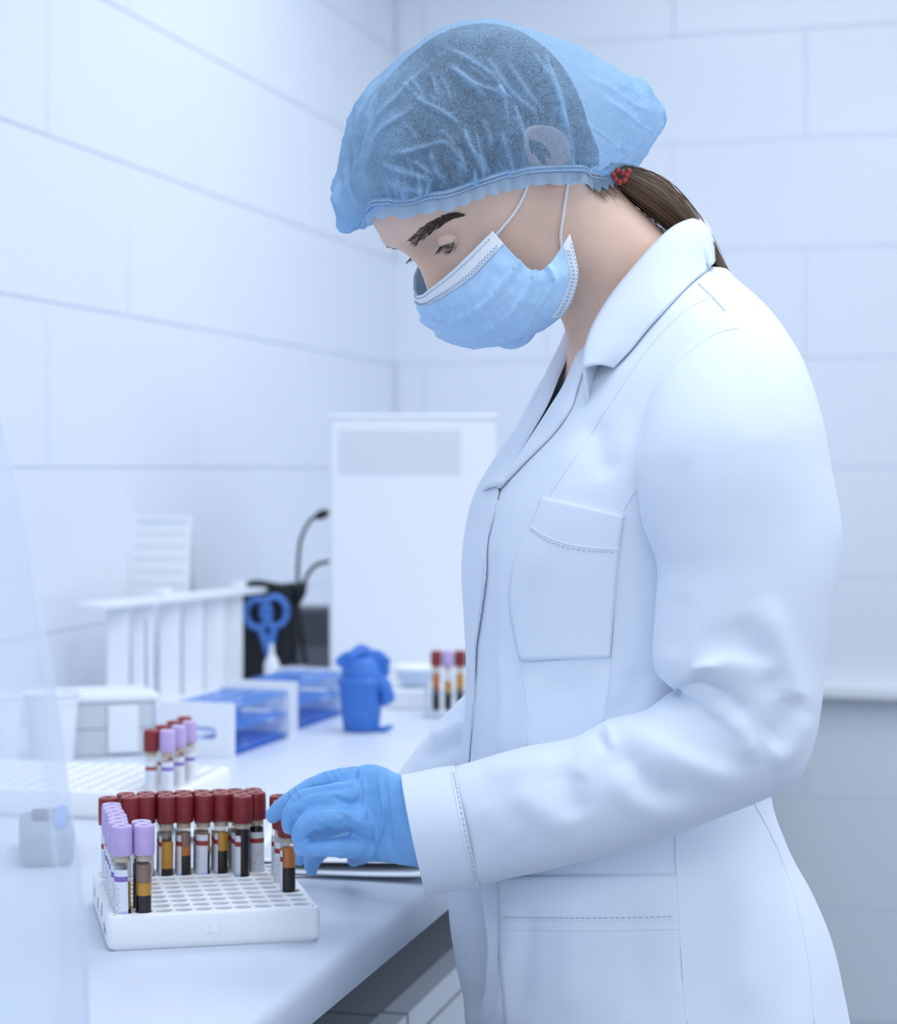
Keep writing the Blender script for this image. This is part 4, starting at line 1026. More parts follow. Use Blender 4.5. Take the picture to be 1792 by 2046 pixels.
# wisps at the nape
mb = MB()
for k in range(70):
    p0 = (rl.uniform(1165, 1225), rl.uniform(345, 375)); p1 = (p0[0]+rl.uniform(15, 45), p0[1]+rl.uniform(18, 42)); P = []
    for t in (0, .5, 1):
        a, n = ray(BH, p0[0]+(p1[0]-p0[0])*t, p0[1]+(p1[1]-p0[1])*t+4*math.sin(3*t))
        if a is None: break
        P.append(a+n*(.0008+.0015*math.sin(3.1*t)))
    if len(P) == 3: mb.add(*tube(P, [.0003, .0002, .00005], 4))
s_ = mb.obj('nape_wisps', M_strand, hair); s_['kind'] = 'stuff'
# beaded hair tie
ht_ = obj('hair_tie', *tube([W(1243+9*math.cos(a), 352+22*math.sin(a), 1.566-.014*math.cos(a)) for a in np.linspace(0, 2*np.pi, 17)], .0022, 8), mat('dark_elastic', (.05, .02, .02), .6), pony)
for (x, y) in ((1226, 349), (1234, 341), (1244, 345), (1252, 350), (1248, 360), (1238, 364), (1230, 358), (1256, 342)):
    V, F = lathe([(.0024*math.cos(a), .0024*math.sin(a)) for a in np.radians(np.linspace(-85, 85, 9))], 10)
    obj('bead', place(V, W(x, y, 1.538)), F, M_red_bead, pony)
# landmark read-out
for n_, p_ in (('vertex', (-.01, 0, .132)), ('chin', (.075, 0, -.107)), ('nosetip', (.113, 0, -.033)), ('near ear', (-.018, .07, .004)), ('occiput', (-.1, 0, .04)), ('forehead', (.095, 0, .05)), ('gonion', (.02, .06, -.06)), ('far eye', (.075, -.032, .012))):
    print('LM', n_, proj(head(np.array(p_)))[:2].round(0))
# ------------------------------------------------------------------ lab coat
YAWT = math.radians(12)
TF = np.array([-math.cos(YAWT), -math.sin(YAWT), 0]); TL = np.array([math.sin(YAWT), -math.cos(YAWT), 0])   # torso forward, torso left
ctab = [ # image row at the body's mid plane, front, back, half width
 (545, 1262, 1440, .058), (575, 1228, 1458, .083), (610, 1196, 1488, .110), (650, 1168, 1516, .133), (700, 1135, 1546, .148), (760, 1092, 1572, .154), (850, 1044, 1600, .157), (920, 996, 1603, .157), (1000, 957, 1603, .156), (1080, 940, 1600, .154),
 (1150, 935, 1588, .151), (1250, 940, 1566, .146), (1350, 944, 1545, .142), (1450, 940, 1526, .140), (1530, 930, 1518, .141), (1600, 922, 1524, .147), (1680, 915, 1556, .158), (1760, 911, 1598, .169), (1850, 911, 1632, .178), (1950, 925, 1652, .184), (2046, 942, 1668, .188), (2300, 950, 1710, .196), (2700, 955, 1762, .206)]
def coat_ring(py, th, grow=0.0):
    xl, xr, b = smoothtab(ctab, np.array([py]))[0]; c = W((xl+xr)/2, py, MIDY); E = (xr-xl)/2*MIDY/FPX+grow
    a = math.sqrt(max(E*E-(b*math.sin(YAWT))**2, 1e-6))/math.cos(YAWT); b += grow
    co, si = np.cos(th), np.sin(th); n = 2.25; k = (np.abs(co)**n+np.abs(si)**n)**(-1/n)
    return c+(co*k)[:, None]*a*TF+(si*k)[:, None]*b*TL
roll = np.array([(640, 1190), (700, 1160), (770, 1130), (830, 1092), (880, 1060), (930, 1030), (975, 1000)], float)       # row, x of the near opening edge
faredge = np.array([(975, 1000), (1080, 974), (1180, 964), (1290, 953), (1400, 951), (1530, 938), (1640, 928), (1720, 921), (1780, 917), (1850, 915), (1950, 931), (2046, 948), (2300, 956), (2700, 960)], float)
nearedge = np.array([(975, 990), (1600, 925), (1690, 938), (1780, 957), (1900, 967), (1980, 962), (2046, 952), (2300, 960), (2700, 965)], float)
scan = np.radians(np.linspace(-40, 150, 400))
def solve(py, tab):
    P = proj(coat_ring(py, scan)); tx = np.interp(P[:, 1], tab[:, 0], tab[:, 1]); i0 = int(np.argmin(P[:200, 0]))
    m = np.nonzero(P[i0:, 0] >= tx[i0:])[0]; return scan[i0+(m[0] if len(m) else 0)]
rows = np.r_[np.linspace(548, 975, 60), np.linspace(982, 1640, 80), np.linspace(1650, 2700, 80)]
nT = 220; CR = []; e1, e2 = math.radians(70), math.radians(290); nE = 50
for py in rows:
    if py < 975:
        ts = solve(py, roll); te = -ts; k = np.clip((py-930)/45, 0, 1); te = te*(1-k)+ts*k
    else:
        te = solve(py, faredge); ts = te-math.radians(14)*min(1, (py-975)/120) if py < 1620 else solve(py, nearedge)
        if py >= 1700: te = solve(py, nearedge+np.array([0, 12*min(1, (py-1700)/80)]))
        if 1620 <= py < 1690: k = (py-1620)/70; ts = (te-math.radians(14))*(1-k)+ts*k
    th = np.r_[np.linspace(ts, e1, nE, endpoint=False), np.linspace(e1, e2, nT-2*nE), np.linspace(e2, 2*math.pi+te, nE+1)[1:]]
    P = coat_ring(py, th); past = np.clip((th-(2*math.pi-math.radians(50)))/math.radians(30), 0, 1)
    lift = past*((.0026 if py < 1640 else .0026-.032*min(1, (py-1640)/130)*np.clip((th-(2*math.pi-math.radians(16)))/math.radians(24), 0, 1)) if py > 975 else .0026*max(0, (py-900)/75))
    nrm = P-P.mean(0); nrm[:, 2] = 0; nrm /= np.linalg.norm(nrm, axis=1)[:, None]
    CR.append(P+nrm*lift[:, None])
CR = np.array(CR); CV = CR.reshape(-1, 3); CF = grid_faces(len(rows), nT)
CN = vnormals(CV, CF); cen = np.repeat(CR.mean(1), nT, 0); CN *= np.sign(((CV-cen)*CN).sum(1))[:, None]
strokes_body = [
 ([(1075, 1330), (1060, 1420), (1050, 1520)], .003, 18), ([(1130, 1330), (1140, 1430), (1120, 1520)], -.004, 40), ([(985, 1080), (975, 1250), (985, 1420)], -.004, 16, 26),
 ([(1000, 1300), (1010, 1420), (1000, 1520)], .003, 14), ([(1180, 830), (1195, 900), (1220, 960)], -.004, 28), ([(1130, 900), (1120, 1010), (1060, 1180)], .003, 34),
 ([(1110, 800), (1150, 860), (1120, 950)], .002, 30), ([(1060, 1800), (1050, 1930), (1040, 2040)], -.004, 22), ([(985, 1790), (990, 1900), (975, 2040)], -.005, 18, 26), ([(1010, 1900), (1000, 1980), (995, 2046)], .003, 12),
 ([(1140, 1780), (1150, 1900), (1140, 2046)], .0030, 34), ([(1260, 1780), (1270, 1900), (1290, 2046)], -.003, 40), ([(1450, 1680), (1480, 1830), (1490, 2040)], .004, 40), ([(1540, 1660), (1580, 1800), (1600, 2040)], -.003, 26),
 ([(1215, 1320), (1205, 1400), (1190, 1470)], .0025, 14), ([(1270, 1330), (1260, 1400), (1210, 1440)], -.004, 22), ([(1390, 600), (1440, 650), (1470, 700)], -.002, 20)]
CV = CV+CN*(fold_field(CV, CN, strokes_body)+fnoise(CV, 6, 2, 2)*.0016)[:, None]
coat = obj('lab_coat', CV, CF, M_coat, person, recalc=True)
coat['label'] = 'white long sleeved lab coat'
sol = coat.modifiers.new('cloth', 'SOLIDIFY'); sol.thickness = .0016; sol.offset = -1
BC = bvh(CV, CF)
# near sleeve
sl = [((1440, 612), (1492, 592), 1.52, .030), ((1378, 662), (1548, 637), 1.49, .050), ((1320, 742), (1602, 720), 1.468, .062), ((1284, 840), (1636, 830), 1.452, .068), ((1270, 940), (1654, 930), 1.445, .069), ((1286, 1050), (1675, 1050), 1.440, .067), ((1314, 1130), (1671, 1140), 1.436, .065),
 ((1310, 1220), (1657, 1225), 1.432, .063), ((1304, 1300), (1644, 1315), 1.43, .062), ((1312, 1345), (1636, 1395), 1.43, .062), ((1336, 1370), (1619, 1480), 1.43, .061), ((1350, 1380), (1592, 1545), 1.43, .060), ((1336, 1390), (1540, 1583), 1.43, .059),
 ((1290, 1422), (1440, 1625), 1.432, .058), ((1215, 1442), (1330, 1666), 1.436, .056), ((1145, 1476), (1212, 1703), 1.442, .053), ((1050, 1493), (1092, 1735), 1.455, .050), ((965, 1517), (1012, 1752), 1.475, .047), ((905, 1535), (955, 1766), 1.488, .046)]
SR = pair_loft(sl, 230, 140, 2.15); SV = SR.reshape(-1, 3); SF = grid_faces(230, 140, True); SN = vnormals(SV, SF); cen = np.repeat(SR.mean(1), 140, 0); SN *= np.sign(((SV-cen)*SN).sum(1))[:, None]
strokes_sleeve = [
 ([(1340, 1388), (1372, 1370), (1394, 1358), (1404, 1344)], -.0035, 7, 9), ([(1392, 1366), (1420, 1372), (1446, 1392)], -.0045, 8, 12), ([(1385, 1346), (1400, 1334), (1440, 1326)], .004, 9, 12), ([(1182, 1482), (1198, 1474), (1212, 1498)], -.005, 8, 12), ([(1205, 1440), (1218, 1452), (1226, 1500)], .003, 9, 12),
 ([(1385, 1352), (1430, 1328), (1490, 1328), (1560, 1345)], 0.0046, 21.6, 32.4), ([(1350, 1395), (1400, 1372), (1450, 1395), (1495, 1440)], -0.0056, 20.25, 27), ([(1400, 1395), (1450, 1425), (1490, 1475), (1505, 1530)], 0.0043, 21.6, 29.7),
 ([(1225, 1432), (1270, 1462), (1340, 1505), (1420, 1540), (1500, 1560)], 0.0053, 24.3, 35.1), ([(1235, 1480), (1262, 1535), (1310, 1580), (1370, 1600)], -0.0043, 27, 32.4), ([(1228, 1520), (1262, 1590), (1320, 1618), (1400, 1615)], 0.0034, 24.3, 29.7),
 ([(1185, 1470), (1175, 1500), (1150, 1560)], 0.0031, 21.6), ([(1020, 1575), (1085, 1622), (1150, 1660)], 0.0034, 27, 35.1), ([(1105, 1525), (1135, 1585), (1160, 1640)], -0.0034, 29.7), ([(950, 1600), (990, 1640), (1040, 1690)], 0.0019, 32.4), ([(960, 1545), (1040, 1530), (1110, 1500)], 0.0019, 21.6),
 ([(1520, 1190), (1558, 1300), (1585, 1380), (1590, 1450)], 0.0037, 29.7, 40.5), ([(1465, 1230), (1515, 1310), (1560, 1400)], -0.0037, 35.1, 29.7), ([(1590, 1380), (1560, 1460), (1530, 1490)], -0.0037, 24.3, 29.7), ([(1605, 1420), (1580, 1490), (1530, 1530)], 0.0031, 21.6), ([(1400, 1250), (1460, 1300), (1540, 1340)], -0.0019, 35.1),
 ([(1490, 700), (1500, 790), (1525, 880)], -0.0012, 40.5), ([(1345, 900), (1350, 1000), (1335, 1110)], -0.0019, 40.5), ([(1360, 1180), (1345, 1260), (1335, 1320)], -0.0019, 27)]
SV = SV+SN*(fold_field(SV, SN, strokes_sleeve)+fnoise(SV, 7, 5, 2)*.0016)[:, None]
sleeve = obj('sleeve', SV, SF, M_coat, coat)
m_ = sleeve.modifiers.new('cloth', 'SOLIDIFY'); m_.thickness = .0016; m_.offset = -1
BS = bvh(SV, SF)
# turned-up cuff
cu = [((908, 1532), (958, 1769), 1.4875, .0475), ((870, 1537), (922, 1774), 1.493, .0485), ((835, 1545), (885, 1780), 1.499, .0485), ((801, 1551), (852, 1787), 1.505, .0475)]
R0 = pair_loft(cu, 26, 120, 2.15); th = np.linspace(0, 2*np.pi, 120, endpoint=False)
R0 += (np.sin(3*th+1)*.0012)[None, :, None]*np.array([0, 1, 0.4])
inn = R0[::-1].copy(); c_ = inn.mean(1, keepdims=True); inn = c_+(inn-c_)*.955
V, F = loft(np.concatenate([R0, inn]), True, False, False); cuff = obj('cuff', V, F, M_coat, sleeve)
BCU = bvh(V, F)
P = drape_line(BCU, [(906, 1545), (918, 1600), (930, 1660), (943, 1720), (952, 1762)], 60, .0004); obj('hemstitch', *stitches(P, .0007, 0, .6, .0042), M_stitch, cuff)
P = drape_line(BCU, [(901, 1545), (912, 1600), (924, 1660), (936, 1720), (945, 1764)], 60, .0002); obj('seam', *tube(P, .0007, 6), M_coat_seam, cuff)
# far sleeve
fs = [((1330, 700), (1560, 690), 1.745, .05), ((1290, 900), (1560, 900), 1.765, .058), ((1240, 1100), (1540, 1130), 1.775, .056), ((1150, 1230), (1480, 1330), 1.78, .054), ((1050, 1300), (1330, 1500), 1.775, .052), ((950, 1368), (1150, 1590), 1.765, .050), ((880, 1435), (1010, 1650), 1.755, .047), ((828, 1500), (920, 1690), 1.748, .044), ((792, 1548), (865, 1715), 1.742, .042)]
R = pair_loft(fs, 110, 80, 2.1); V = R.reshape(-1, 3); F = grid_faces(110, 80, True); N = vnormals(V, F); cen = np.repeat(R.mean(1), 80, 0); N *= np.sign(((V-cen)*N).sum(1))[:, None]
V = V+N*(fold_field(V, N, [([(860, 1480), (900, 1460), (935, 1440)], .005, 14), ([(840, 1520), (890, 1500), (935, 1480)], -.004, 14)])+fnoise(V, 14, 8)*.002)[:, None]
fsl = obj('sleeve', V, F, M_coat, coat); m_ = fsl.modifiers.new('cloth', 'SOLIDIFY'); m_.thickness = .0016; m_.offset = -1
# shirt under the coat
R = [coat_ring(py, np.linspace(0, 2*np.pi, 90, endpoint=False), -.018) for py in np.linspace(600, 1150, 40)]
V, F = loft(R); obj('shirt', V, F, M_shirt, person)
# lapels (near one draped on the coat, far one mirrored through the body's mid plane)
TC = W(1300, CY, MIDY)
TLc = np.array([math.sin(.06), -math.cos(.06), 0])
def mirror_t(v):
    v = np.asarray(v, float); d = ((v-TC)@TLc); return v-2*d[:, None]*TLc
lap_in = [(1186, 640), (1160, 700), (1131, 768), (1093, 828), (1060, 880), (1030, 930), (1000, 976)]
lap_out = [(1206, 690), (1172, 733), (1157, 776), (1143, 818), (1108, 868), (1052, 925), (1002, 978)]
V, F = drape_patch(BC, lap_in, lap_out, 44, 10, .0026, .0018, .0022)
lapel = obj('lapel', V, F, M_coat, coat)
A_ = spl([(1152, 652, 1.60), (1143, 682, 1.60), (1115, 745, 1.592), (1088, 809, 1.578), (1042, 890, 1.563), (1002, 966, 1.546)], 40)
B_ = spl([(1137, 648, 1.66), (1119, 690, 1.665), (1095, 736, 1.665), (1062, 812, 1.655), (990, 912, 1.630), (960, 985, 1.602)], 40)
R = np.array([[W(*A_[i])*(1-t)+W(*B_[i])*t+np.array([-.004, -.002, .001])*math.sin(math.pi*t) for t in np.linspace(0, 1, 10)] for i in range(40)])
o_ = obj('lapel', R.reshape(-1, 3), grid_faces(40, 10), M_coat, coat); m_ = o_.modifiers.new('cloth', 'SOLIDIFY'); m_.thickness = .0024
# collar: folded band round the neck, near half drawn, far half mirrored
ci = [(1166, 735), (1172, 690), (1190, 642), (1222, 590), (1262, 540), (1306, 490), (1345, 455), (1378, 440), (1400, 437)]       # fold line against the neck
co_ = [(1226, 734), (1258, 702), (1292, 660), (1326, 622), (1356, 590), (1384, 563), (1406, 545), (1421, 531), (1428, 520)]     # outer edge
yi = [1.500, 1.506, 1.512, 1.518, 1.522, 1.527, 1.535, 1.555, 1.597]
yo = [1.472, 1.466, 1.462, 1.462, 1.467, 1.477, 1.495, 1.530, 1.592]
nA, nB = 60, 16
A = spl(np.c_[ci, yi], nA); C = spl(np.c_[co_, yo], nA)
for i in range(int(nA*.86)):
    h, n = ray(BC, C[i, 0], C[i, 1])
    if h is not None: C[i, 2] = h[1]-.0035
for _ in range(5): C[1:-1, 2] = (C[:-2, 2]+C[1:-1, 2]*2+C[2:, 2])/4; G = np.zeros((nA, nB, 3))
for i in range(nA):
    a, c = W(*A[i]), W(*C[i])
    for j in range(nB):
        t = j/(nB-1); p = a+(c-a)*t; out = np.array([.25, -1, .55]) if i < nA*.8 else np.array([1, -.35, .4]); out = out/np.linalg.norm(out)
        G[i, j] = p+out*.0050*math.sin(math.pi*min(1, t*1.05))**.8*(1-.5*t)
# keep the fall outside the coat
st = np.zeros((nA, 6, 3))
for i in range(nA):                           # the stand: inside leaf going down along the neck
    a = W(*A[i])
    for j in range(6): st[i, j] = a+np.array([.004, .010, -.034])*(j/5)*(1 if i < nA*.85 else .9)
full = np.concatenate([st[:, ::-1][:, :-1], G], 1); nC = full.shape[1]
V = full.reshape(-1, 3); F = grid_faces(nA, nC)
Vf = mirror_t(V); off_ = len(V); cut = nC*int(nA*.30); Vc = np.vstack([V, Vf[:-nC] if False else Vf]); Fc = list(F)+[tuple(x+off_ for x in f) for f in F if min(f) >= cut]
Fc += [((nA-1)*nC+j, (nA-1)*nC+j+1, off_+(nA-1)*nC+j+1, off_+(nA-1)*nC+j) for j in range(nC-1)]
collar = obj('collar', Vc, Fc, M_coat, coat); m_ = collar.modifiers.new('cloth', 'SOLIDIFY'); m_.thickness = .0024; m_.offset = 0
# pockets
V, F = drape_patch(BC, [(1086, 992), (1062, 1054), (1034, 1110), (1022, 1170), (1024, 1230), (1042, 1320)], [(1248, 1030), (1240, 1080), (1234, 1140), (1229, 1200), (1224, 1260), (1220, 1312)], 40, 24, .0026, .0026)
# curve the pocket mouth
pk = obj('chest_pocket', V, F, M_coat, coat)
BP = bvh(V, F)
V, F = drape_patch(BC, [(1000, 1752), (1002, 1830), (1003, 1920), (1010, 2000), (1020, 2100), (1026, 2180)], [(1350, 1748), (1355, 1830), (1358, 1920), (1366, 2000), (1376, 2100), (1384, 2180)], 40, 34, .0034, .0034)
lpk = obj('hip_pocket', V, F, M_coat, coat); BP2 = bvh(V, F)
def seam(P, B, r=.0008, off=.0002, n=60, name='seam', par=coat): 
    L = drape_line(B, P, n, off)
    if len(L) > 3: return obj(name, *tube(L, r*.62, 6), M_coat_seam, par)
def stitch(P, B, par, every=.0042, w=.0006, n=80, m=None):
    L = drape_line(B, P, n, .0004)
    if len(L) > 3: return obj('stitching', *stitches(L, w, 0, .62, every), m or M_stitch, par)
stitch([(1060, 1058), (1090, 1078), (1130, 1093), (1180, 1100), (1236, 1103)], BP, pk)
seam([(1060, 1052), (1090, 1071), (1130, 1086), (1180, 1094), (1238, 1098)], BP, .0006, par=pk)
stitch([(1003, 1832), (1100, 1834), (1220, 1834), (1355, 1831)], BP2, lpk)
seam([(1003, 1857), (1100, 1859), (1220, 1859), (1356, 1856)], BP2, .0006, par=lpk)
seam([(1003, 1838), (1100, 1840), (1220, 1840), (1355, 1837)], BP2, .0005, par=lpk)
seam([(1395, 566), (1430, 600), (1465, 640), (1485, 662)], BC, .0012, .0006)                                  # shoulder
seam([(1430, 590), (1370, 620), (1300, 690), (1230, 790), (1165, 890), (1105, 980), (1070, 1050), (1040, 1100)], BC, .0009)   # front facing
seam([(1020, 1160), (1024, 1240), (1044, 1330), (1056, 1420), (1052, 1490)], BC, .0009)
seam([(1245, 1020), (1262, 990), (1275, 975)], BC, .0009); seam([(1236, 1090), (1222, 1310), (1205, 1440)], BC, .0009)
seam([(1350, 1660), (1352, 1750), (1358, 1860), (1372, 2046)], BC, .0012, .0004); seam([(1000, 1780), (1005, 1900), (1012, 2046)], BC, .0010)
seam([(1500, 1592), (1550, 1690), (1590, 1800), (1615, 1920), (1626, 2046)], BC, .0012); seam([(1150, 1715), (1150, 1750)], BC, .0009)
seam([(1050, 1325), (1130, 1318), (1218, 1312)], BC, .0008)
seam([(1478, 655), (1420, 672), (1345, 735), (1295, 820), (1274, 920), (1280, 1020), (1312, 1112)], BS, .0009, .0001, par=sleeve)  # armhole
seam([(996, 1000), (970, 1100), (960, 1200), (951, 1300), (949, 1400), (936, 1520)], BC, .0009, .0004)
# buttons on the placket
for (x, y) in ((985, 1000), (962, 1215)):
    p, n = ray(BC, x+6, y)
# trousers and shoes
for s in (-1, 1):
    R = [np.c_[x+a*np.cos(t2), MIDY+s*.09+b*np.sin(t2), np.full(40, z)] for t2 in [np.linspace(0, 2*np.pi, 40, endpoint=False)] for x, z, a, b in ((.195, .84, .10, .092), (.197, .62, .085, .08), (.203, .40, .072, .068), (.212, .15, .068, .062), (.214, .07, .068, .062))]
    V, F = loft(R, True, True, False); tr = obj('trouser_leg', V, F, M_trouser, person)
    m_ = tr.modifiers.new('cloth', 'SOLIDIFY'); m_.thickness = .0015
    R = []
    for x, w_, h_ in ((.265, .020, .05), (.255, .036, .075), (.20, .042, .085), (.14, .046, .075), (.08, .050, .062), (.03, .046, .050), (.012, .03, .036)):
        t2 = np.linspace(0, 2*np.pi, 24, endpoint=False); R.append(np.c_[np.full(24, x), MIDY+s*.095+w_*np.cos(t2), np.maximum(h_*.5+h_*.5*np.sin(t2), 0)+.002])
    V, F = loft(R); obj('shoe', V, F, M_shoe, person)
# ------------------------------------------------------------------ bouffant cap
CYc = 1.578
cap_t = [ # t, front px, back px, half width
 (0, 752, 394, 1208, 360, .0775), (.04, 730, 420, 1236, 350, .083), (.07, 712, 450, 1256, 340, .086), (.10, 697, 464, 1273, 331, .089), (.17, 674, 430, 1306, 295, .093), (.27, 668, 370, 1326, 240, .095), (.38, 675, 300, 1296, 192, .095), (.50, 706, 222, 1218, 144, .092),
 (.62, 748, 165, 1152, 112, .085), (.74, 797, 118, 1088, 86, .073), (.86, 850, 85, 1024, 70, .051), (.95, 902, 70, 972, 65, .027), (1.0, 935, 65, 940, 65, .003)]
nt_, nph = 110, 200; tt = np.linspace(0, 1, nt_); Tb = smoothtab(cap_t, tt); ph = np.linspace(0, 2*np.pi, nph, endpoint=False); K = []
for t, (fx, fy, kx, ky, w) in zip(tt, Tb):
    A, C = W(fx, fy, CYc), W(kx, ky, CYc); c = (A+C)/2; h = (A-C)/2; co, si = np.cos(ph), np.sin(ph)
    bulge = max(0, 1-abs(t-.22)/.4)
    wy = w*(1-.38*np.clip(-co-.35, 0, 1)*bulge)
    n = 2.15; k = (np.abs(co)**n+np.abs(si)**n)**(-1/n)
    lift = max(0.0, (fy+ky)/2-(377-260*t))*CYc/FPX*(1 if t < .2 else max(0, 1-(t-.2)/.15))
    K.append(c+(co*k)[:, None]*h+(si*k*wy)[:, None]*np.array([.10, -1, 0])+(si**2*lift)[:, None]*np.array([0, 0, 1.0]))
# keep the fabric off the hair and skin
BHair = bvh([v.co+Vector(OFF[hair.name]) for v in hair.data.vertices], [tuple(p.vertices) for p in hair.data.polygons])
def push_out(V, B, gap, skip=None):
    V = np.array(V)
    for i in range(len(V)):
        if skip is not None and skip[i]: continue
        h = B.find_nearest(Vector(V[i]), .035)
        if h[0] is None: continue
        n = np.array(h[1]); p = np.array(h[0]); d = (V[i]-p)@n
        if d < gap: V[i] = V[i]+n*(gap-d)
    return V
def push_ear(V):                               # lift the fabric sideways over the ears
    q = head_inv(V)
    for c in EARC:
        d = ((q[:, 0]-c[0])/.032)**2+((q[:, 2]-c[2])/.040)**2; need = c[1]+.0145*np.sqrt(np.clip(1-d, 0, 1)) if c[1] > 0 else c[1]-.0145*np.sqrt(np.clip(1-d, 0, 1)); m = (d < 1) & (np.sign(q[:, 1]) == np.sign(c[1])) & (np.abs(q[:, 1]) < np.abs(need))
        q[m, 1] = need[m]
    return head(q)
K = np.array(K); KV = K.reshape(-1, 3)
for g_ in (.0035, .0035): KV = push_out(KV, BHair, g_); KV = push_out(KV, BH, g_); KV = push_ear(KV)
K2 = KV.reshape(K.shape).copy()
for _ in range(3): K2[1:-1] = (K2[:-2]+2*K2[1:-1]+K2[2:])/4; K2 = (np.roll(K2, 1, 1)+2*K2+np.roll(K2, -1, 1))/4
KV = push_out(push_out(K2.reshape(-1, 3), BHair, .0032), BH, .0032); K = KV.reshape(K.shape)
nt2, nph2 = 300, 600                            # refine
K = np.stack([spl(K[:, j], nt2) for j in range(nph)], 1); K = np.stack([spl(K[i], nph2, True) for i in range(nt2)], 0); nt_, nph = nt2, nph2; tt = np.linspace(0, 1, nt_); ph = np.linspace(0, 2*np.pi, nph, endpoint=False)
KV = K.reshape(-1, 3); KF = grid_faces(nt_, nph, True); KV = np.vstack([KV, K[-1].mean(0)[None]]); kk = len(KV)-1; KF += [(kk, (nt_-1)*nph+(j+1) % nph, (nt_-1)*nph+j) for j in range(nph)]
KN = vnormals(KV, KF); ce = KV.mean(0); KN *= np.sign(((KV-ce)*KN).sum(1))[:, None]
ridges = [[(864, 124), (823, 163), (769, 219), (743, 253), (730, 297), (722, 361), (738, 430)], [(833, 206), (799, 232), (760, 266), (741, 303), (728, 346), (743, 404)], [(823, 172), (838, 198), (876, 219), (904, 238), (926, 260)], [(928, 253), (935, 288), (958, 318), (967, 357)], [(896, 129), (926, 155), (958, 182), (975, 198)],
 [(962, 236), (978, 266), (984, 300)], [(769, 307), (812, 303), (877, 284), (898, 292), (926, 327), (932, 360)], [(760, 325), (803, 342), (834, 350), (877, 359)], [(825, 318), (846, 335), (872, 352)], [(769, 361), (812, 372), (855, 380)], [(1057, 88), (1101, 160), (1129, 241), (1144, 309), (1134, 376)], [(1086, 98), (1120, 198), (1134, 270)],
 [(899, 126), (947, 165), (995, 184), (1020, 200)], [(971, 112), (1024, 184), (1067, 222), (1081, 260)], [(1024, 198), (1048, 270), (1046, 330)], [(928, 256), (947, 309), (971, 352)], [(950, 260), (966, 320), (985, 355)], [(1000, 260), (1018, 310), (1030, 355)], [(700, 240), (690, 320), (705, 390), (735, 440)], [(760, 150), (722, 230), (708, 320), (722, 400)], [(800, 125), (750, 200), (726, 270)],
 [(1172, 246), (1240, 300), (1270, 325)], [(1200, 190), (1260, 240), (1310, 270)], [(1170, 150), (1240, 190), (1300, 230)], [(1180, 320), (1230, 290), (1290, 285)], [(860, 300), (868, 335), (890, 365)], [(1010, 120), (1060, 190), (1090, 230)], [(880, 90), (940, 120), (1000, 170), (1020, 260)], [(680, 400), (700, 440), (745, 455)], [(672, 350), (690, 410), (720, 450)]]
rk = random.Random(11)
for _ in range(34):                            # small creases rising from the elastic
    x = rk.uniform(775, 1140); y = np.interp(x, [770, 890, 1048, 1140], [408, 378, 366, 372]); l = rk.uniform(18, 60); d = rk.uniform(-14, 10)
    ridges.append([(x, y), (x+d*.5, y-l*.5), (x+d, y-l)])
for _ in range(16):
    x, y = rk.uniform(800, 1120), rk.uniform(110, 320); a = rk.uniform(.6, 1.4); l = rk.uniform(20, 60); ridges.append([(x, y), (x+l*.5*math.cos(a)+4, y+l*.5*math.sin(a)), (x+l*math.cos(a), y+l*math.sin(a))])
tv_ = np.append(np.repeat(tt, nph), 1); pv = np.append(np.tile(ph, nt_), 0)
D = fold_field(KV, KN, [(r, .0026, 5, 9) for r in ridges[:30]]+[(r, .0014, 3, 5) for r in ridges[30:]])
crease = fold_field(KV, KN, [(r, .34, 2.0, 4.0) for r in ridges[:30]]+[(r, .24, 1.8, 2.8) for r in ridges[30:]])
gath = np.exp(-tv_/.05); D += gath*.0022*np.cos(pv*58+2*np.sin(pv*5))+.0010*np.exp(-tv_/.2)*np.cos(pv*26+3*np.sin(pv*3))
D += fnoise(KV, 34, 3)*.0016*(1-np.exp(-tv_/.03))+.0011*np.cos(pv*19+tv_*9)*np.clip(1-tv_*1.2, 0, 1)
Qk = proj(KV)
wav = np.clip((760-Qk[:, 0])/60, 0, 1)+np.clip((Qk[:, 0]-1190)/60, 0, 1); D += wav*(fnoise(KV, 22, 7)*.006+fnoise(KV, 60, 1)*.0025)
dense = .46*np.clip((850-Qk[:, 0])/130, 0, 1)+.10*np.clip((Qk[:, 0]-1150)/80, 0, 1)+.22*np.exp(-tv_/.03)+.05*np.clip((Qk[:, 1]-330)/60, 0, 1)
KV = KV+KN*np.maximum(D, -.002)[:, None]
hc = np.array(HO+HU*.04)
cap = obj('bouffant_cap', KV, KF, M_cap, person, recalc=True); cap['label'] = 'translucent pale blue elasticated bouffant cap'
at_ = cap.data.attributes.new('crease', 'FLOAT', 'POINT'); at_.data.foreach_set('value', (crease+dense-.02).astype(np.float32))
# elastic band with two lines of stitching and a gathered frill below it
Bd_ = K[0]; down = (K[0]-K[6]); dn = np.array([.10, 0, -.995])
N0 = KN[:nph]
def band_pt(j, s, lift):                       # s metres below the elastic
    return Bd_[j]+dn*s+N0[j]*lift
R = []
nfr = nph*2
jj = np.linspace(0, nph, nfr, endpoint=False)
def bat(x):
    i = int(x) % nph; f = x-int(x); return Bd_[i]*(1-f)+Bd_[(i+1) % nph]*f, N0[i]*(1-f)+N0[(i+1) % nph]*f
for s in np.linspace(0, 1, 9):
    row = []
    for x in jj:
        p, n = bat(x); a = x/nph*2*math.pi; b_ = a*48+1.2*math.sin(a*5); w_ = math.cos(b_); depth = .0100*(.90+.14*abs(math.cos(b_/2))**.4+.05*math.sin(a*13))
        row.append(p+dn*(depth*s)+n*(.0026+.0010*s**.7*w_))
    R.append(row)
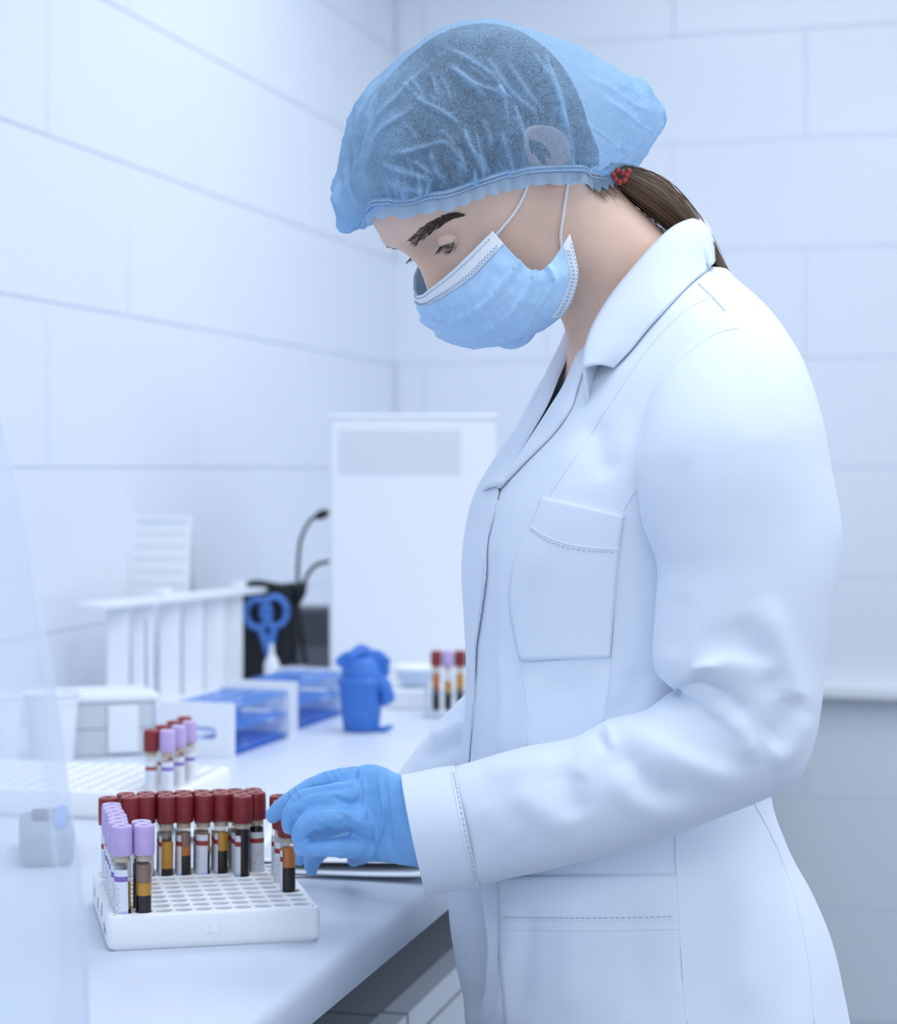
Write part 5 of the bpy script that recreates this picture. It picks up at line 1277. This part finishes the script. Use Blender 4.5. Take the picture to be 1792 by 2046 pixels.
V, F = loft(R, True, False, False); sw = np.array([math.cos((x/nph*2*math.pi)*48+1.2*math.sin((x/nph*2*math.pi)*5)) for x in jj]*9)
V0 = V; V = push_ear(push_out(V, BH, .0030)); V = V+(V-V0)*0+np.repeat(np.linspace(0, 1, 9), nfr)[:, None]*np.tile(np.array([bat(x)[1] for x in jj]), (9, 1))*(.0007*(1+sw))[:, None]
obj('frill', V, F, M_ruffle, cap)
for s, nm in ((-.0004, 'elastic_stitching'), (-.0034, 'elastic_stitching')):
    mb = MB()
    for k in range(0, 400):
        x = k/400*nph; p, n = bat(x); p2, n2 = bat(x+1.0); mb.add(*tube([p-dn*-s+n*.0040, (p+p2)/2-dn*-s+n*.0043, p2-dn*-s+n*.0040], [.00035, .0004, .00035], 4))
    o_ = mb.obj(nm, M_band, cap); o_['kind'] = 'stuff'
R = []
for s, l in ((-.0046, .0026), (-.0046, .0034), (.0010, .0034), (.0010, .0026)):
    R.append([bat(x)[0]+dn*s+bat(x)[1]*l for x in np.arange(nph)])
V, F = loft(R, True, False, False); obj('elastic_band', V, F, M_ruffle, cap)

# ------------------------------------------------------------------ face mask
mg = np.array([ # rows from the nose edge to the chin edge, columns from the middle of the face to the ear
 [(846, 588, 1.548), (880, 562, 1.530), (915, 532, 1.515), (950, 498, 1.506), (985, 462, 1.503)],
 [(868, 622, 1.548), (915, 600, 1.517), (958, 572, 1.502), (995, 535, 1.497), (1022, 505, 1.498)],
 [(915, 660, 1.548), (965, 640, 1.512), (1010, 610, 1.498), (1045, 565, 1.494), (1062, 540, 1.496)],
 [(978, 688, 1.550), (1030, 664, 1.517), (1070, 622, 1.501), (1105, 562, 1.495), (1095, 531, 1.497)],
 [(1045, 674, 1.575), (1090, 656, 1.552), (1130, 618, 1.519), (1154, 550, 1.504), (1138, 468, 1.504)]], float)
nv, nu = 61, 61
tmp = np.stack([spl(mg[r], nu) for r in range(5)]); MG = np.stack([spl(tmp[:, c], nv) for c in range(nu)], 1)     # nv x nu x 3
near_half = np.array([[W(*MG[i, j]) for j in range(nu)] for i in range(nv)])
near_half[:, 0] = (near_half[:, 0]+mirror_head(near_half[:, 0]))/2
far_half = mirror_head(near_half.reshape(-1, 3)).reshape(nv, nu, 3)
full = np.concatenate([far_half[:, :0:-1], near_half], 1); nm_ = full.shape[1]
V = full.reshape(-1, 3); F = grid_faces(nv, nm_); N = vnormals(V, F); fc_ = HO+HS*(HF*.02-HU*.04); N *= np.sign(((V-fc_)*N).sum(1))[:, None]
vi = np.repeat(np.linspace(0, 1, nv), nm_); ui = np.abs(np.tile(np.linspace(-1, 1, nm_), nv))
pl = np.zeros(len(V))
for v0 in (.34, .54, .72):                    # pleats, opening towards the front
    d = vi-(v0+.06*(1-ui)); pl += .0044*np.exp(-(np.clip(d, 0, 1)/.05)**2)*(d >= 0)*(.35+.65*ui)+.0022*np.exp(-(np.clip(-d, 0, 1)/.012)**2)*(d < 0)*(.35+.65*ui)
pl += fnoise(V, 40, 5)*.0010
V = V+N*pl[:, None]; V = push_out(V, BH, .0026)
MV = V.reshape(nv, nm_, 3)
# body between the two white hems
def strip(i0, i1, off, name, m, par, j0=0):
    S = (MV[i0:i1+1]+N.reshape(nv, nm_, 3)[i0:i1+1]*off); F_ = grid_faces(i1-i0+1, nm_); mid_ = (nm_-1)/2
    return obj(name, S.reshape(-1, 3), [f for f in F_ if all(abs(x % nm_-mid_) >= j0 for x in f)], m, par)
mask = obj('face_mask', V, F, M_maskblue, person); mask['label'] = 'pale blue pleated surgical face mask with white hems'
m_ = mask.modifiers.new('ply', 'SOLIDIFY'); m_.thickness = .0009; m_.offset = 0
a_ = strip(0, 9, .0008, 'nose_hem', M_maskwhite, mask); m_ = a_.modifiers.new('ply', 'SOLIDIFY'); m_.thickness = .0008; m_.offset = 1
b_ = strip(nv-6, nv-1, .0008, 'chin_hem', M_maskwhite, mask, 26); m_ = b_.modifiers.new('ply', 'SOLIDIFY'); m_.thickness = .0008; m_.offset = 1
def dots(i, name, off=.0019, j0=2, j1=None, step=.0030):
    ja = nm_//2+(28 if i > nv/2 else -8); P = MV[i, ja:nm_-2]+N.reshape(nv, nm_, 3)[i, ja:nm_-2]*off; V_, F_ = stitches(P, .00048, 0, .55, step); o_ = obj(name, V_, F_, M_maskdot, mask); o_['kind'] = 'stuff'
for i in (2, 7, 8): dots(i, 'weld_dots')
for i in (nv-5, nv-4, nv-2): dots(i, 'weld_dots')
# ear loops
def loop(P, off_y=0):
    Q = []
    for px, py, y in P:
        Q.append(W(px, py, y))
    return Q
for pts in ([(988, 474, 1.500), (1008, 450, 1.498), (1028, 425, 1.498), (1046, 392, 1.499), (1060, 350, 1.500), (1072, 300, 1.498)], [(1122, 500, 1.502), (1120, 470, 1.500), (1124, 440, 1.500), (1129, 405, 1.500), (1134, 370, 1.499), (1142, 330, 1.497)]):
    P = []
    for q in spl(pts, 30):
        h, n = ray(BH, q[0], q[1]); y = q[2]
        if h is not None: y = h[1]-.0016
        P.append(W(q[0], q[1], y))
    P = np.array(P)
    obj('ear_loop', *tube(P, .0012, 8), M_elastic, mask); obj('ear_loop', *tube(mirror_head(P), .0012, 8), M_elastic, mask)

# ------------------------------------------------------------------ gloved hands
def hand_union(parts, size=.0015, it=4):
    V, F = voxel_union(parts, size); return laplace(V, F, it, lam=.5), F
px = lambda *P: [W(*p) for p in P]
parts = []
def finger(P, r): parts.append(capsule(px(*P), [x/2600.0 for x in r], 18, 46))
finger([(740, 1580, 1.560), (716, 1560, 1.565), (652, 1566, 1.572), (604, 1588, 1.580), (566, 1612, 1.590), (545, 1629, 1.596)], [34, 30, 25, 23, 20, 17])     # index
finger([(740, 1605, 1.548), (712, 1590, 1.548), (650, 1594, 1.548), (606, 1603, 1.552), (583, 1630, 1.560), (579, 1652, 1.566)], [36, 32, 27, 25, 21, 17])    # middle
finger([(745, 1645, 1.540), (715, 1638, 1.538), (660, 1631, 1.535), (622, 1640, 1.538), (602, 1662, 1.546), (600, 1682, 1.552)], [36, 30, 25, 23, 20, 16])    # ring
finger([(755, 1690, 1.545), (730, 1692, 1.542), (680, 1692, 1.538), (640, 1693, 1.540), (612, 1695, 1.546), (600, 1696, 1.552)], [34, 27, 21, 19, 17, 15])    # little
finger([(790, 1620, 1.575), (740, 1620, 1.592), (690, 1640, 1.604), (650, 1655, 1.606), (620, 1668, 1.606)], [38, 34, 26, 22, 18])                            # thumb, behind
hb_ = [((716, 1530), (735, 1716), 1.555, .016), ((735, 1527), (745, 1718), 1.553, .021), ((760, 1531), (770, 1722), 1.545, .024), ((785, 1542), (800, 1727), 1.532, .025), ((808, 1552), (826, 1731), 1.522, .026), ((830, 1556), (860, 1735), 1.512, .027), ((870, 1562), (910, 1735), 1.500, .028)]
parts.append(loft(pair_loft(hb_, 40, 40, 2.3)))
V, F = hand_union(parts); N = vnormals(V, F)
gst = [([(705, 1573), (640, 1577), (600, 1590), (574, 1616)], -.0028, 5), ([(705, 1612), (650, 1609), (614, 1624), (596, 1656)], -.0030, 5), ([(728, 1662), (680, 1664), (640, 1668), (614, 1676)], -.0014, 6), ([(728, 1550), (731, 1600), (726, 1650)], .0022, 4, 5), ([(755, 1535), (766, 1590), (768, 1640), (748, 1700), (735, 1718)], .0026, 4, 6), ([(775, 1540), (785, 1600), (790, 1660), (800, 1715)], .0016, 5), ([(712, 1602), (698, 1606), (660, 1590)], -.0018, 5), ([(722, 1650), (690, 1625), (675, 1612)], .0013, 4),
 ([(745, 1680), (738, 1655), (725, 1640)], .0018, 4, 6), ([(690, 1655), (680, 1640), (672, 1632)], .0012, 4), ([(632, 1632), (640, 1655), (648, 1665)], .0012, 3.5), ([(640, 1635), (648, 1652), (655, 1664)], .0010, 3), ([(576, 1580), (584, 1592), (588, 1600)], .0012, 3), ([(590, 1573), (596, 1583), (598, 1592)], .0012, 3), ([(645, 1540), (655, 1550), (662, 1560)], .0010, 3), ([(660, 1536), (670, 1546), (678, 1556)], .0010, 3), ([(672, 1534), (684, 1544), (690, 1552)], .0010, 3),
 ([(655, 1585), (672, 1604), (685, 1612)], .0010, 3), ([(655, 1712), (672, 1708), (692, 1710)], .0008, 3), ([(600, 1620), (606, 1612), (612, 1606)], .0010, 3), ([(596, 1686), (602, 1692), (606, 1700)], .0009, 3), ([(700, 1545), (712, 1580), (705, 1600)], .0015, 6), ([(760, 1620), (776, 1650), (772, 1690)], -.0016, 10), ([(795, 1560), (806, 1620), (818, 1690)], .0012, 6)]
V = V+N*(fold_field(V, N, gst)+fnoise(V, 120, 2)*.0004)[:, None]
glove = obj('glove', V, F, M_glove, person); glove['label'] = 'blue nitrile glove on the hand picking a tube'
# far hand resting on the papers
parts = []
finger([(760, 1660, 1.745), (700, 1670, 1.757), (650, 1690, 1.770), (626, 1715, 1.780), (621, 1738, 1.788)], [42, 32, 25, 21, 16])
finger([(760, 1650, 1.755), (690, 1655, 1.775), (635, 1675, 1.792), (606, 1698, 1.800), (598, 1718, 1.806)], [42, 30, 23, 19, 15])
finger([(775, 1680, 1.740), (745, 1695, 1.760), (722, 1706, 1.785), (708, 1717, 1.800)], [40, 30, 24, 18])
finger([(770, 1640, 1.765), (700, 1645, 1.79), (650, 1660, 1.81), (625, 1685, 1.82)], [40, 29, 22, 17])
finger([(775, 1665, 1.735), (735, 1690, 1.735), (705, 1695, 1.745), (680, 1700, 1.757)], [38, 30, 23, 18])
parts.append(loft(pair_loft([((735, 1600), (745, 1700), 1.757, .026), ((765, 1585), (785, 1712), 1.750, .028), ((800, 1575), (835, 1715), 1.745, .027), ((850, 1560), (890, 1700), 1.745, .027)], 30, 36, 2.3)))
V, F = hand_union(parts, .0017, 4); N = vnormals(V, F); V = V+N*(fnoise(V, 90, 4)*.0010)[:, None]
g2 = obj('glove', V, F, M_glove, person); g2['label'] = 'blue nitrile glove on the far hand over the papers'
